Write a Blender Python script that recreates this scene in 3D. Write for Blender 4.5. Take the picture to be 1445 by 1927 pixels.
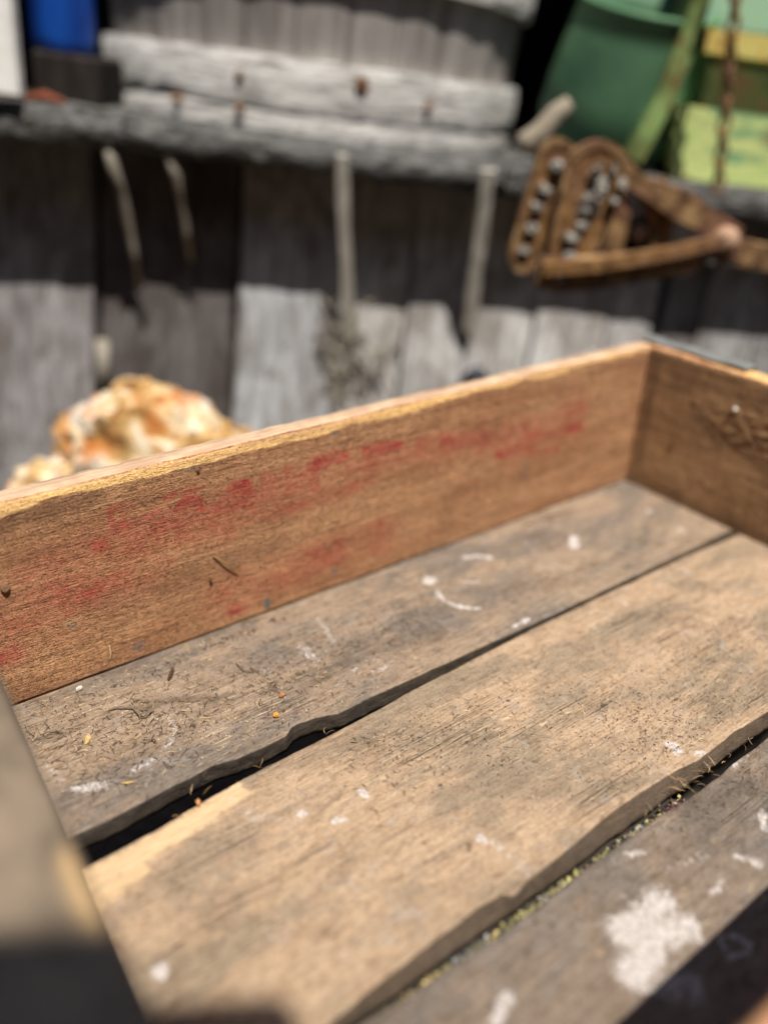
import bpy, math, random
import numpy as np
from mathutils import Vector, Matrix
sc = bpy.context.scene
for o in list(bpy.data.objects): bpy.data.objects.remove(o)

# ---------------------------------------------------------------- camera, sky, sun, exposure
CP = np.array([-0.5874, -0.4131, 0.3300]); YAW, PIT, ROL = 0.6333, 0.4992, 0.0241
FP = 1493.0                                            # focal length in pixels of the 1445x1927 frame
fw = np.array([math.sin(YAW)*math.cos(PIT), math.cos(YAW)*math.cos(PIT), -math.sin(PIT)])
rt0 = np.array([math.cos(YAW), -math.sin(YAW), 0.0]); up0 = np.cross(rt0, fw)
rt = rt0*math.cos(ROL) + up0*math.sin(ROL); up = -rt0*math.sin(ROL) + up0*math.cos(ROL)
cam = bpy.data.cameras.new('camera'); co = bpy.data.objects.new('camera', cam); sc.collection.objects.link(co)
m = Matrix.Identity(4)
for i in range(3):
    m[i][0] = rt[i]; m[i][1] = up[i]; m[i][2] = -fw[i]; m[i][3] = CP[i]
co.matrix_world = m
cam.sensor_fit = 'VERTICAL'; cam.sensor_height = 24.0; cam.lens = 24.0*FP/1927.0
cam.clip_start = 0.01; cam.clip_end = 500
cam.dof.use_dof = True; cam.dof.focus_distance = 0.462; cam.dof.aperture_fstop = cam.lens/15.0
sc.camera = co

SUN = Vector((-0.10, -0.42, 1.0)).normalized()         # towards the sun
w = bpy.data.worlds.new('World'); sc.world = w; w.use_nodes = True
nt = w.node_tree; bg = nt.nodes['Background']
sky = nt.nodes.new('ShaderNodeTexSky'); sky.sky_type = 'NISHITA'; sky.sun_disc = False
sky.sun_elevation = math.asin(SUN.z); sky.sun_rotation = math.atan2(SUN.x, SUN.y)
nt.links.new(sky.outputs[0], bg.inputs[0]); bg.inputs[1].default_value = 0.07
sl = bpy.data.lights.new('sun', 'SUN'); sl.energy = 5.0; sl.angle = math.radians(0.5); sl.color = (1.0, 0.95, 0.88)
so = bpy.data.objects.new('sun', sl); sc.collection.objects.link(so)
so.rotation_euler = SUN.to_track_quat('Z', 'Y').to_euler()
sc.view_settings.view_transform = 'Standard'; sc.view_settings.look = 'None'
sc.view_settings.exposure = 0.35; sc.view_settings.gamma = 1.0
sc.cycles.use_denoising = True

# ---------------------------------------------------------------- measuring helpers
def ray(px, py): return fw + rt*(px-722.5)/FP - up*(py-963.5)/FP
def onz(px, py, z=0.0):
    d = ray(px, py); return CP + d*((z-CP[2])/d[2])
def ony(px, py, y=0.0):
    d = ray(px, py); return CP + d*((y-CP[1])/d[1])
def onx(px, py, x=0.0):
    d = ray(px, py); return CP + d*((x-CP[0])/d[0])
# frame of the shed behind: u along the shelf, v up, w towards the viewer; w = 0 is the shelf's front edge
DW = 1.0; RA = 0.096
Fh = np.array([math.sin(YAW), math.cos(YAW), 0.0]); Zv = np.array([0, 0, 1.0])
bx = rt0*math.cos(RA) - Zv*math.sin(RA); bz = Zv*math.cos(RA) + rt0*math.sin(RA)
OB = CP + Fh*DW
MB = Matrix.Identity(4)
for i in range(3):
    MB[i][0] = bx[i]; MB[i][1] = bz[i]; MB[i][2] = -Fh[i]; MB[i][3] = OB[i]
def B(px, py, ww=0.0):
    d = ray(px, py); P = CP + d*((DW-ww)/(d@Fh)); r = P-OB
    return np.array([r@bx, r@bz, ww])

# ---------------------------------------------------------------- noise
def _h(ix, iy, s):
    n = (ix.astype(np.int64)*374761393 + iy.astype(np.int64)*668265263 + s*1442695041) & 0x7fffffff
    n = ((n ^ (n >> 13))*1274126177) & 0x7fffffff
    return ((n ^ (n >> 16)) & 0xffff)/65535.0
def vn(x, y, s=0):
    x = np.asarray(x, float); y = np.asarray(y, float)
    x, y = np.broadcast_arrays(x, y)
    ix = np.floor(x); iy = np.floor(y); fx = x-ix; fy = y-iy
    fx = fx*fx*(3-2*fx); fy = fy*fy*(3-2*fy)
    a = _h(ix, iy, s); b = _h(ix+1, iy, s); c = _h(ix, iy+1, s); d = _h(ix+1, iy+1, s)
    return (a*(1-fx)+b*fx)*(1-fy) + (c*(1-fx)+d*fx)*fy - 0.5
def fbm(x, y, s=0, o=4):
    t = 0; a = 1.0
    for k in range(o): t = t + a*vn(np.asarray(x)*2**k, np.asarray(y)*2**k, s+k*7); a *= 0.5
    return t

# ---------------------------------------------------------------- node materials
def lin(c):
    return tuple(((v/255.0)/12.92 if v <= 10 else (((v/255.0)+0.055)/1.055)**2.4) for v in c)
class NM:
    def __init__(s, name, rough=0.85, spec=0.15, metal=0.0):
        s.m = bpy.data.materials.new(name); s.m.use_nodes = True; s.t = s.m.node_tree
        s.b = s.t.nodes['Principled BSDF']; s.b.inputs['Roughness'].default_value = rough
        s.b.inputs['Specular IOR Level'].default_value = spec; s.b.inputs['Metallic'].default_value = metal
        s.co = s.t.nodes.new('ShaderNodeTexCoord').outputs['Object']
    def L(s, a, b): s.t.links.new(a, b)
    def val(s, sock, v):
        if hasattr(v, 'is_linked') or isinstance(v, bpy.types.NodeSocket): s.L(v, sock)
        else: sock.default_value = v
    def mapv(s, sc3, rot=(0, 0, 0), loc=(0, 0, 0), src=None):
        n = s.t.nodes.new('ShaderNodeMapping'); s.L(src or s.co, n.inputs[0])
        n.inputs['Scale'].default_value = sc3; n.inputs['Rotation'].default_value = rot; n.inputs['Location'].default_value = loc
        return n.outputs[0]
    def noise(s, sc3, scale=1.0, detail=4, rough=0.55, dist=0.0, rot=(0, 0, 0), loc=(0, 0, 0)):
        n = s.t.nodes.new('ShaderNodeTexNoise'); s.L(s.mapv(sc3, rot, loc), n.inputs['Vector'])
        n.inputs['Scale'].default_value = scale; n.inputs['Detail'].default_value = detail
        n.inputs['Roughness'].default_value = rough; n.inputs['Distortion'].default_value = dist
        return n.outputs['Fac']
    def vor(s, sc3, scale=1.0, feat='F1'):
        n = s.t.nodes.new('ShaderNodeTexVoronoi'); n.feature = feat; s.L(s.mapv(sc3), n.inputs['Vector'])
        n.inputs['Scale'].default_value = scale; return n.outputs['Distance']
    def ramp(s, f, stops):
        n = s.t.nodes.new('ShaderNodeValToRGB'); s.L(f, n.inputs[0]); e = n.color_ramp.elements
        while len(e) > 1: e.remove(e[-1])
        e[0].position = stops[0][0]; c = stops[0][1]; e[0].color = (*c, 1) if len(c) == 3 else c
        for p, c in stops[1:]:
            x = e.new(p); x.color = (*c, 1)
        return n.outputs[0]
    def rng(s, f, a, b, c=0.0, d=1.0):
        n = s.t.nodes.new('ShaderNodeMapRange'); n.interpolation_type = 'SMOOTHSTEP'; s.L(f, n.inputs[0])
        for k, v in zip((1, 2, 3, 4), (a, b, c, d)): n.inputs[k].default_value = v
        return n.outputs[0]
    def math(s, op, a, b=0.0):
        n = s.t.nodes.new('ShaderNodeMath'); n.operation = op; s.val(n.inputs[0], a); s.val(n.inputs[1], b); return n.outputs[0]
    def mix(s, f, a, b, mode='MIX'):
        n = s.t.nodes.new('ShaderNodeMix'); n.data_type = 'RGBA'; n.blend_type = mode
        s.val(n.inputs[0], f)
        for k, v in ((6, a), (7, b)):
            if isinstance(v, tuple): n.inputs[k].default_value = (*v[:3], 1)
            else: s.L(v, n.inputs[k])
        return n.outputs[2]
    def attr(s, name):
        n = s.t.nodes.new('ShaderNodeAttribute'); n.attribute_name = name
        sp = s.t.nodes.new('ShaderNodeSeparateColor'); s.L(n.outputs['Color'], sp.inputs[0])
        return n.outputs['Color'], sp.outputs
    def col(s, c): s.val(s.b.inputs['Base Color'], c) if not isinstance(c, tuple) else setattr(s.b.inputs['Base Color'], 'default_value', (*c[:3], 1))
    def bump(s, h, dist=0.001, strength=1.0):
        n = s.t.nodes.new('ShaderNodeBump'); s.L(h, n.inputs['Height'])
        n.inputs['Distance'].default_value = dist; n.inputs['Strength'].default_value = strength
        if s.b.inputs['Normal'].is_linked:
            s.L(s.b.inputs['Normal'].links[0].from_socket, n.inputs['Normal'])
        s.L(n.outputs[0], s.b.inputs['Normal'])

# ---------------------------------------------------------------- object helpers
COL = sc.collection
def tag(o, label=None, cat=None, group=None, kind=None):
    for k, v in (('label', label), ('category', cat), ('group', group), ('kind', kind)):
        if v: o[k] = v
    return o
def empty(name, M=None):
    o = bpy.data.objects.new(name, None); COL.objects.link(o); o.empty_display_size = 0.05
    if M is not None: o.matrix_world = M
    return o
def mkmesh(name, V, F, mats, parent=None, M=None, smooth=False, attr=None, mi=None):
    me = bpy.data.meshes.new(name); me.from_pydata([tuple(map(float, v)) for v in V], [], [tuple(map(int, f)) for f in F])
    if not isinstance(mats, (list, tuple)): mats = [mats]
    for k in mats: me.materials.append(k.m if isinstance(k, NM) else k)
    if smooth: me.polygons.foreach_set('use_smooth', [True]*len(me.polygons))
    if mi is not None: me.polygons.foreach_set('material_index', list(map(int, mi)))
    if attr is not None:
        a = me.color_attributes.new('paint', 'FLOAT_COLOR', 'POINT')
        c = np.ones((len(V), 4)); c[:, :attr.shape[1]] = attr; a.data.foreach_set('color', c.ravel())
    me.update()
    o = bpy.data.objects.new(name, me); COL.objects.link(o)
    if parent is not None: o.parent = parent
    elif M is not None: o.matrix_world = M
    return o
class Mb:
    """collects shapes for one mesh"""
    def __init__(s): s.V = []; s.F = []; s.A = []
    def add(s, V, F, a=None):
        n = len(s.V); s.V += [tuple(v) for v in V]; s.F += [tuple(i+n for i in f) for f in F]
        s.A += [a if a is not None else (0, 0, 0)]*len(V); return s
    def box(s, lo, hi, a=None, bev=0.0):
        (x0, y0, z0), (x1, y1, z1) = lo, hi
        if bev <= 0:
            V = [(x, y, z) for z in (z0, z1) for y in (y0, y1) for x in (x0, x1)]
            return s.add(V, [(0, 2, 3, 1), (4, 5, 7, 6), (0, 1, 5, 4), (2, 6, 7, 3), (0, 4, 6, 2), (1, 3, 7, 5)], a)
        b = bev; V = []; F = []
        for z, i in ((z0, b), (z0+b, 0), (z1-b, 0), (z1, b)):
            V += [(x0+i, y0+i+b*(i == 0), z), (x0+i+b*(i == 0), y0+i, z), (x1-i-b*(i == 0), y0+i, z), (x1-i, y0+i+b*(i == 0), z),
                  (x1-i, y1-i-b*(i == 0), z), (x1-i-b*(i == 0), y1-i, z), (x0+i+b*(i == 0), y1-i, z), (x0+i, y1-i-b*(i == 0), z)]
        for r in range(3):
            for k in range(8): F.append((r*8+k, r*8+(k+1) % 8, r*8+8+(k+1) % 8, r*8+8+k))
        F.append(tuple(range(7, -1, -1))); F.append(tuple(range(24, 32)))
        return s.add(V, F, a)
    def tube(s, pts, rad, n=8, a=None, cap=True, closed=False):
        pts = [Vector(p) for p in pts]; m_ = len(pts); V = []; F = []
        rads = rad if isinstance(rad, (list, tuple)) else [rad]*m_
        pn = None
        for i, p in enumerate(pts):
            if closed: t = pts[(i+1) % m_]-pts[i-1]
            else: t = pts[min(i+1, m_-1)]-pts[max(i-1, 0)]
            t.normalize()
            if pn is None: pn = t.orthogonal().normalized()
            pn = (pn - t*pn.dot(t)).normalized(); b = t.cross(pn)
            for k in range(n):
                an = 2*math.pi*k/n; V.append(p + (pn*math.cos(an)+b*math.sin(an))*rads[i])
        for i in range(m_ if closed else m_-1):
            j = (i+1) % m_
            for k in range(n): F.append((i*n+k, i*n+(k+1) % n, j*n+(k+1) % n, j*n+k))
        if cap and not closed: F.append(tuple(range(n-1, -1, -1))); F.append(tuple((m_-1)*n+k for k in range(n)))
        return s.add(V, F, a)
    def prism(s, poly, z0, z1, a=None):
        """poly in (u, v), extruded along w"""
        n = len(poly); V = [(p[0], p[1], z0) for p in poly]+[(p[0], p[1], z1) for p in poly]
        F = [tuple(range(n-1, -1, -1)), tuple(range(n, 2*n))]+[(i, (i+1) % n, n+(i+1) % n, n+i) for i in range(n)]
        return s.add(V, F, a)
    def build(s, name, mat, parent=None, M=None, smooth=False):
        return mkmesh(name, s.V, s.F, mat, parent, M, smooth, np.array(s.A, float) if s.A else None)

def sheet(prof, U, closed=True, caps=True):
    """prof(i, u) -> list of points across; builds quads between successive u"""
    V = []; F = []; n = None
    for u in U:
        P = prof(u); n = len(P); V += P
    for i in range(len(U)-1):
        for k in range(n if closed else n-1):
            F.append((i*n+k, i*n+(k+1) % n, (i+1)*n+(k+1) % n, (i+1)*n+k))
    if caps and closed:
        F.append(tuple(range(n-1, -1, -1))); F.append(tuple((len(U)-1)*n+k for k in range(n)))
    return V, F

# soft marks painted on a board: lists of (kind, points, radius, strength) in board coordinates
def marks(P, Q, lst):
    out = np.zeros(P.shape)
    P = P+0.0022*fbm(P*260, Q*260, 77, 4); Q = Q+0.0022*fbm(P*260, Q*260, 78, 4)
    for pts, r, st in lst:
        d = np.full(P.shape, 9.0)
        if len(pts) == 1: d = np.hypot(P-pts[0][0], Q-pts[0][1])
        for (x0, y0), (x1, y1) in zip(pts[:-1], pts[1:]):
            L2 = (x1-x0)**2+(y1-y0)**2+1e-12
            t = np.clip(((P-x0)*(x1-x0)+(Q-y0)*(y1-y0))/L2, 0, 1)
            d = np.minimum(d, np.hypot(P-x0-t*(x1-x0), Q-y0-t*(y1-y0)))
        if r < 0.0042 and st < 1.1: st *= 0.88
        out = np.maximum(out, st*np.exp(-(d/(r*1.08))**2))
    return out
def inpoly(P, Q, poly):
    c = np.zeros(P.shape, bool); n = len(poly)
    for i in range(n):
        x0, y0 = poly[i]; x1, y1 = poly[(i+1) % n]
        if y0 == y1: continue
        k = ((y0 > Q) != (y1 > Q)) & (P < (x1-x0)*(Q-y0)/(y1-y0)+x0); c ^= k
    return c

# ================================================================ GROUND
g = NM('dry_dirt', 0.95, 0.05)
n1 = g.noise((1, 1, 1), 9, 6, 0.65); n2 = g.noise((1, 1, 1), 90, 5, 0.7)
c = g.ramp(n1, [(0.3, (0.05, 0.042, 0.034)), (0.7, (0.13, 0.11, 0.09))])
c = g.mix(g.rng(n2, 0.45, 0.75), c, (0.2, 0.175, 0.145)); g.col(c); g.bump(n2, 0.01)
GZ = -0.235
N = 60; gs = np.sign(np.linspace(-1, 1, N))*np.abs(np.linspace(-1, 1, N))**3*200
V = []; F = []
for j in range(N):
    for i in range(N):
        V.append((gs[i], gs[j], GZ + 0.012*float(fbm(gs[i]*6, gs[j]*6, 5)) * (1 if abs(gs[i]) < 5 and abs(gs[j]) < 5 else 0)))
for j in range(N-1):
    for i in range(N-1): F.append((j*N+i, j*N+i+1, (j+1)*N+i+1, (j+1)*N+i))
tag(mkmesh('ground', V, F, g, smooth=True), kind='structure')

# ================================================================ CRATE MATERIALS
def board_mat(name, c0, c1, grey, seed, greyamt=0.55, edge=(0.05, 0.045, 0.04)):
    k = NM(name, 0.88, 0.12)
    col_, ch = k.attr('paint')
    L0 = (seed*3.1, seed*1.7, 0)
    big = k.noise((9, 22, 9), 1.0, 5, 0.6, 0.6, loc=L0)
    mid = k.noise((45, 90, 160), 1.0, 6, 0.7, 0.4, loc=L0)
    grain = k.noise((30, 700, 900), 1.0, 5, 0.7, 0.3, loc=L0)
    fine = k.noise((500, 900, 500), 1.0, 4, 0.75, loc=L0)
    c = k.mix(k.rng(mid, 0.3, 0.7), c0, c1)
    gm = k.math('ADD', k.math('MULTIPLY', big, 0.7), k.math('MULTIPLY', mid, 0.3))
    c = k.mix(k.rng(gm, greyamt-0.07, greyamt+0.07), grey, c)
    spk = k.noise((150, 230, 150), 1.0, 6, 0.8, 0.5, loc=L0); blo = k.noise((28, 40, 28), 1.0, 6, 0.75, 1.0, loc=(seed, 2, 4))
    c = k.mix(k.rng(spk, 0.47, 0.66, 0, 0.75), c, k.mix(1.0, c, (0.55, 0.53, 0.52), 'MULTIPLY'))
    c = k.mix(k.rng(blo, 0.5, 0.68, 0, 0.5), c, k.mix(1.0, c, (0.68, 0.63, 0.58), 'MULTIPLY'))
    c = k.mix(k.rng(blo, 0.44, 0.3, 0, 0.45), c, k.mix(1.0, c, (1.2, 1.16, 1.1), 'MULTIPLY'))
    c = k.mix(k.rng(grain, 0.35, 0.7, 0.0, 0.7), c, k.mix(1.0, c, (0.66, 0.64, 0.62), 'MULTIPLY'))
    c = k.mix(k.rng(fine, 0.45, 0.72, 0.0, 0.8), c, k.mix(1.0, c, (0.52, 0.5, 0.47), 'MULTIPLY'))
    flk = k.noise((75, 620, 75), 1.0, 3, 0.6, 0.4, loc=(seed, 1, 1)); fla = k.noise((14, 20, 14), 1.0, 3, loc=(seed, 5, 1))
    c = k.mix(k.math('MULTIPLY', k.rng(flk, 0.58, 0.68, 0, 0.75), k.rng(fla, 0.48, 0.6)), c, k.mix(0.6, c, (0.86, 0.66, 0.38)))
    crk = k.noise((7, 420, 7), 1.0, 2, 0.4, 0.5, loc=(seed, 3, 9)); cra = k.noise((10, 30, 10), 1.0, 3, loc=(seed, 8, 2))
    crm = k.math('MULTIPLY', k.math('MULTIPLY', k.rng(crk, 0.485, 0.5), k.rng(crk, 0.52, 0.505)), k.rng(cra, 0.5, 0.6)); c = k.mix(k.math('MULTIPLY', crm, 0.6), c, (0.05, 0.04, 0.035))
    sm = k.noise((60, 60, 60), 1.0, 5, 0.7, 1.2, loc=(seed, 7, 3))
    c = k.mix(k.rng(sm, 0.56, 0.72, 0, 0.3), c, (0.5, 0.47, 0.44))
    # fresh wood (green channel), dark dirt (blue), white droppings and paint (red)
    edge_n = k.noise((160, 160, 160), 1.0, 5, 0.7)
    wn0 = k.noise((420, 420, 420), 1.0, 4, 0.7)
    fr = k.rng(k.math('ADD', ch[1], k.math('MULTIPLY', k.math('SUBTRACT', k.math('ADD', k.math('MULTIPLY', edge_n, 0.6), k.math('MULTIPLY', wn0, 0.4)), 0.5), 1.5)), 0.2, 0.8, 0, 0.9)
    c = k.mix(fr, c, k.mix(k.rng(grain, 0.3, 0.7), (0.80, 0.58, 0.34), (0.68, 0.46, 0.26)))
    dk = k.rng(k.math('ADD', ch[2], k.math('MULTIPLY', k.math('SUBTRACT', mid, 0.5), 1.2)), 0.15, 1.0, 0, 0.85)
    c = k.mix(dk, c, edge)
    wn = k.noise((420, 420, 420), 1.0, 4, 0.7)
    wt = k.rng(k.math('ADD', ch[0], k.math('MULTIPLY', k.math('SUBTRACT', k.math('ADD', k.math('MULTIPLY', edge_n, 0.5), k.math('MULTIPLY', wn, 0.5)), 0.5), 2.1)), 0.33, 0.82, 0, 0.88)
    c = k.mix(wt, c, k.mix(k.rng(wn, 0.35, 0.6), (0.42, 0.37, 0.33), (0.72, 0.66, 0.62)))
    k.col(c)
    k.bump(grain, 0.0010, 0.6); k.bump(fine, 0.0009, 0.8); k.bump(mid, 0.0015, 0.5); k.bump(spk, 0.0012, 0.8); k.bump(k.math('SUBTRACT', 1.0, crm), 0.0012, 0.7)
    return k
M_b1 = board_mat('grey_weathered_board', lin((182, 160, 136)), lin((160, 139, 118)), lin((138, 126, 114)), 1, 0.48, lin((48, 43, 38)))
M_b2 = board_mat('tan_weathered_board', lin((208, 180, 150)), lin((192, 163, 133)), lin((166, 147, 124)), 5, 0.49, lin((76, 65, 56)))
M_b3 = board_mat('brown_grey_board', lin((160, 142, 124)), lin((144, 127, 111)), lin((134, 124, 114)), 9, 0.5, lin((48, 41, 36)))

def wall_mat(name, c0, c1, dark, ax=0, tilt=0.06):
    k = NM(name, 0.85, 0.12)
    col_, ch = k.attr('paint')
    def S(l, t): return (l, 60, t) if ax == 0 else (60, l, t)
    rot = (0, tilt, 0) if ax == 0 else (tilt, 0, 0)
    big = k.noise(S(8, 30), 1.0, 4, 0.6, 0.5); streak = k.noise(S(10, 260), 1.0, 5, 0.65, 0.3, rot=rot)
    fib = k.noise(S(110, 900), 1.0, 3, 0.6, 0.22, rot=rot); fib2 = k.noise(S(260, 1700), 1.0, 3, 0.6, 0.2, rot=rot)
    saw = k.noise(S(420, 14), 1.0, 2, 0.5, 0.2)
    c = k.mix(k.rng(big, 0.35, 0.65), c0, c1)
    c = k.mix(k.rng(streak, 0.4, 0.75, 0, 0.55), c, dark)
    c = k.mix(k.rng(saw, 0.5, 0.75, 0, 0.22), c, dark)
    c = k.mix(k.rng(fib, 0.45, 0.7, 0, 0.7), c, k.mix(1.0, c, (0.5, 0.42, 0.34), 'MULTIPLY'))
    en = k.noise((60, 60, 60), 1.0, 6, 0.75); 
    dk = k.rng(k.math('ADD', ch[2], k.math('MULTIPLY', k.math('SUBTRACT', en, 0.5), 0.9)), 0.15, 0.95, 0, 0.72)
    c = k.mix(dk, c, dark)
    # red stencil paint (red channel), worn off along the fibres
    soak = k.math('ADD', k.math('MULTIPLY', fib, 1.1), k.math('MULTIPLY', en, 1.3))
    wear = k.rng(soak, 0.9, 1.5, 1.3, 0.42)
    rd = k.math('MINIMUM', k.math('MULTIPLY', ch[0], wear), 0.85)
    c = k.mix(rd, c, k.mix(k.rng(en, 0.4, 0.6), lin((190, 52, 62)), lin((206, 98, 88))))
    c = k.mix(k.rng(k.math('MULTIPLY', ch[0], -1.0), 0.1, 0.9, 0, 0.75), c, lin((98, 124, 132)))
    fr = k.rng(k.math('ADD', ch[1], k.math('MULTIPLY', k.math('SUBTRACT', en, 0.5), 0.8)), 0.4, 0.6)
    c = k.mix(fr, c, k.mix(k.rng(streak, 0.35, 0.7), (0.84, 0.52, 0.2), (0.62, 0.36, 0.17)))
    k.col(c)
    k.bump(fib, 0.0042, 1.0); k.bump(fib2, 0.0012, 1.0); k.bump(streak, 0.002, 0.5)
    return k
M_wall = wall_mat('orange_brown_rough_sawn', lin((224, 172, 128)), lin((204, 150, 110)), lin((116, 88, 68)))
M_end = wall_mat('end_shade_rough_sawn', lin((214, 172, 128)), lin((176, 140, 104)), lin((92, 70, 52)), ax=1, tilt=0.0)  # same wood as the far panel, toned darker for its weaker light
M_top = NM('grey_worn_board_top', 0.85, 0.15)
_, ch = M_top.attr('paint')
a_ = M_top.noise((200, 10, 60), 1.0, 5, 0.65, 0.4); b_ = M_top.noise((40, 30, 40), 1.0, 4)
c = M_top.mix(M_top.rng(b_, 0.35, 0.65), lin((104, 92, 78)), lin((136, 120, 102)))
c = M_top.mix(M_top.rng(a_, 0.5, 0.75, 0, 0.5), c, lin((110, 96, 84)))
c = M_top.mix(M_top.rng(ch[1], 0.3, 0.7), c, lin((204, 168, 118)))
M_top.col(c); M_top.bump(a_, 0.0015)

M_edge = NM('pale_sawn_edge', 0.85, 0.12)
a_ = M_edge.noise((12, 420, 60), 1.0, 4, 0.6, 0.3); b_ = M_edge.noise((50, 50, 50), 1.0, 5)
c = M_edge.mix(M_edge.rng(b_, 0.35, 0.65), lin((212, 182, 150)), lin((186, 154, 126))); c = M_edge.mix(M_edge.rng(a_, 0.5, 0.7, 0, 0.6), c, lin((136, 108, 90))); M_edge.col(c); M_edge.bump(a_, 0.0012)
# ================================================================ THE CRATE
crate = empty('wooden_crate')
tag(crate, 'open wooden crate with faded red stencil letters inside and three dirty floor boards', 'crate')
H = 0.13
# ---- far side panel
def side_panel():
    xs = np.arange(-0.600, 0.0221, 0.0012); Z = np.linspace(0.0014, 0.1235, 112)
    V = []; P = []
    T = 0.0175
    nx = len(xs)
    top = 0.130 + 0.0008*fbm(xs*18, xs*0+3, 3) + 0.0004*fbm(xs*150, xs*0, 4)
    # splintered inner arris, wide on the left half and narrow on the right
    cw = np.clip(0.0042 - 0.004*(xs+0.25), 0.0018, 0.0058) + 0.0040*fbm(xs*26, xs*0+9, 12, 3) + 0.0014*vn(xs*160, xs*0, 8)
    cw = np.clip(cw, 0.0008, 0.009)
    prof = []
    rows = len(Z)
    grid = np.zeros((nx, rows+6, 3))
    for j, z in enumerate(Z):
        zz = z*(top-cw-0.0001)/0.1235 if z > 0 else z+0*top
        grid[:, j, 0] = xs; grid[:, j, 2] = zz
        grid[:, j, 1] = 0.0006*fbm(xs*30, z*60, 21) 
    j = rows
    grid[:, j, 0] = xs; grid[:, j, 1] = 0.0008+cw*0.25; grid[:, j, 2] = top-cw*0.35
    grid[:, j+1, 0] = xs; grid[:, j+1, 1] = 0.0012+cw*0.5; grid[:, j+1, 2] = top
    grid[:, j+2, 0] = xs; grid[:, j+2, 1] = T*0.6; grid[:, j+2, 2] = top+0.0003*vn(xs*90, xs*0, 2)
    grid[:, j+3, 0] = xs; grid[:, j+3, 1] = T-0.0006; grid[:, j+3, 2] = top-0.0001+0.0005*fbm(xs*120, xs*0+7, 2)
    grid[:, j+4, 0] = xs; grid[:, j+4, 1] = T+0.0004; grid[:, j+4, 2] = top-0.0012
    grid[:, j+5, 0] = xs; grid[:, j+5, 1] = T; grid[:, j+5, 2] = 0.0014
    n = rows+6
    X = grid[:, :, 0]; Zg = grid[:, :, 2]
    A = np.zeros((nx, n, 3))
    W = lambda px, py: (ony(px, py)[0], ony(px, py)[2])
    polys = [  # faded red stencil strokes, as they stand on the panel
        ([(202, 962), (211, 958), (217, 1000), (206, 1006)], 1.15), ([(202, 956), (252, 944), (254, 952), (204, 965)], 0.95),
        ([(213, 985), (262, 976), (264, 990), (214, 1001)], 0.95), ([(226, 962), (238, 958), (242, 985), (229, 988)], 0.7),
        ([(262, 972), (300, 957), (303, 968), (288, 990), (268, 992)], 1.1), ([(246, 990), (288, 985), (284, 1012), (262, 1030), (250, 1015)], 0.75),
        ([(166, 1018), (202, 1008), (208, 1030), (176, 1040)], 0.85),
        ([(305, 932), (378, 914), (384, 920), (308, 941)], 0.85), ([(322, 962), (346, 934), (376, 928), (388, 962), (352, 968)], 1.35),
        ([(376, 935), (386, 950), (411, 990), (396, 994)], 0.8), ([(322, 962), (334, 958), (318, 984), (308, 984)], 0.7),
        ([(416, 940), (436, 908), (470, 900), (478, 936), (440, 942)], 1.25), ([(462, 936), (480, 932), (487, 968), (470, 972)], 0.85),
        ([(488, 893), (512, 886), (516, 918), (494, 924)], 0.75), ([(532, 880), (552, 873), (556, 902), (538, 908)], 0.75), ([(512, 900), (540, 893), (541, 900), (512, 908)], 0.6),
        ([(577, 872), (592, 855), (640, 846), (660, 850), (655, 866), (620, 876), (590, 888), (575, 890)], 1.25), ([(580, 888), (600, 882), (603, 925), (586, 928)], 0.75),
        ([(680, 842), (720, 830), (758, 830), (760, 844), (720, 854), (682, 860)], 1.1), ([(682, 860), (700, 856), (702, 890), (686, 893)], 0.6),
        ([(780, 832), (815, 818), (850, 818), (856, 836), (820, 832), (790, 850)], 0.9),
        ([(930, 850), (968, 842), (972, 856), (934, 864)], 1.1), ([(968, 842), (1000, 810), (1020, 812), (1006, 850), (1050, 838), (1052, 848), (980, 862)], 0.9),
        ([(1062, 806), (1096, 798), (1098, 806), (1064, 816)], 1.1), ([(975, 790), (990, 786), (1000, 830), (985, 832)], 0.55), ([(1050, 762), (1090, 752), (1092, 772), (1060, 782)], 0.45),
        ([(0, 1225), (30, 1215), (42, 1235), (18, 1252), (0, 1256)], 1.1), ([(52, 1150), (78, 1142), (84, 1160), (60, 1168)], 0.8),
        ([(425, 1140), (462, 1130), (466, 1150), (430, 1162)], 0.8), ([(430, 1075), (452, 1070), (462, 1100), (440, 1108)], 0.45),
        ([(560, 1040), (600, 1030), (610, 1075), (572, 1090)], 0.5), ([(625, 1015), (650, 1008), (655, 1060), (632, 1068)], 0.5),
        ([(690, 985), (728, 978), (732, 1035), (700, 1046)], 0.5), ([(520, 960), (640, 930), (642, 944), (522, 975)], 0.35),
        ([(165, 1020), (300, 980), (330, 1010), (200, 1060)], 0.25), ([(100, 1060), (180, 1035), (190, 1080), (110, 1110)], 0.28),
        ([(130, 1110), (160, 1105), (170, 1140), (140, 1150)], 0.35), ([(330, 990), (520, 950), (530, 975), (340, 1020)], 0.3)]
    inner = np.zeros((nx, n), bool); inner[:, :rows] = True
    for poly, st in polys:
        k = inpoly(X, Zg, [W(*p) for p in poly]) & inner
        A[:, :, 0] = np.where(k, np.maximum(A[:, :, 0], st*0.62+0.06), A[:, :, 0])
    # soften the strokes a little
    R = A[:, :, 0]
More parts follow.
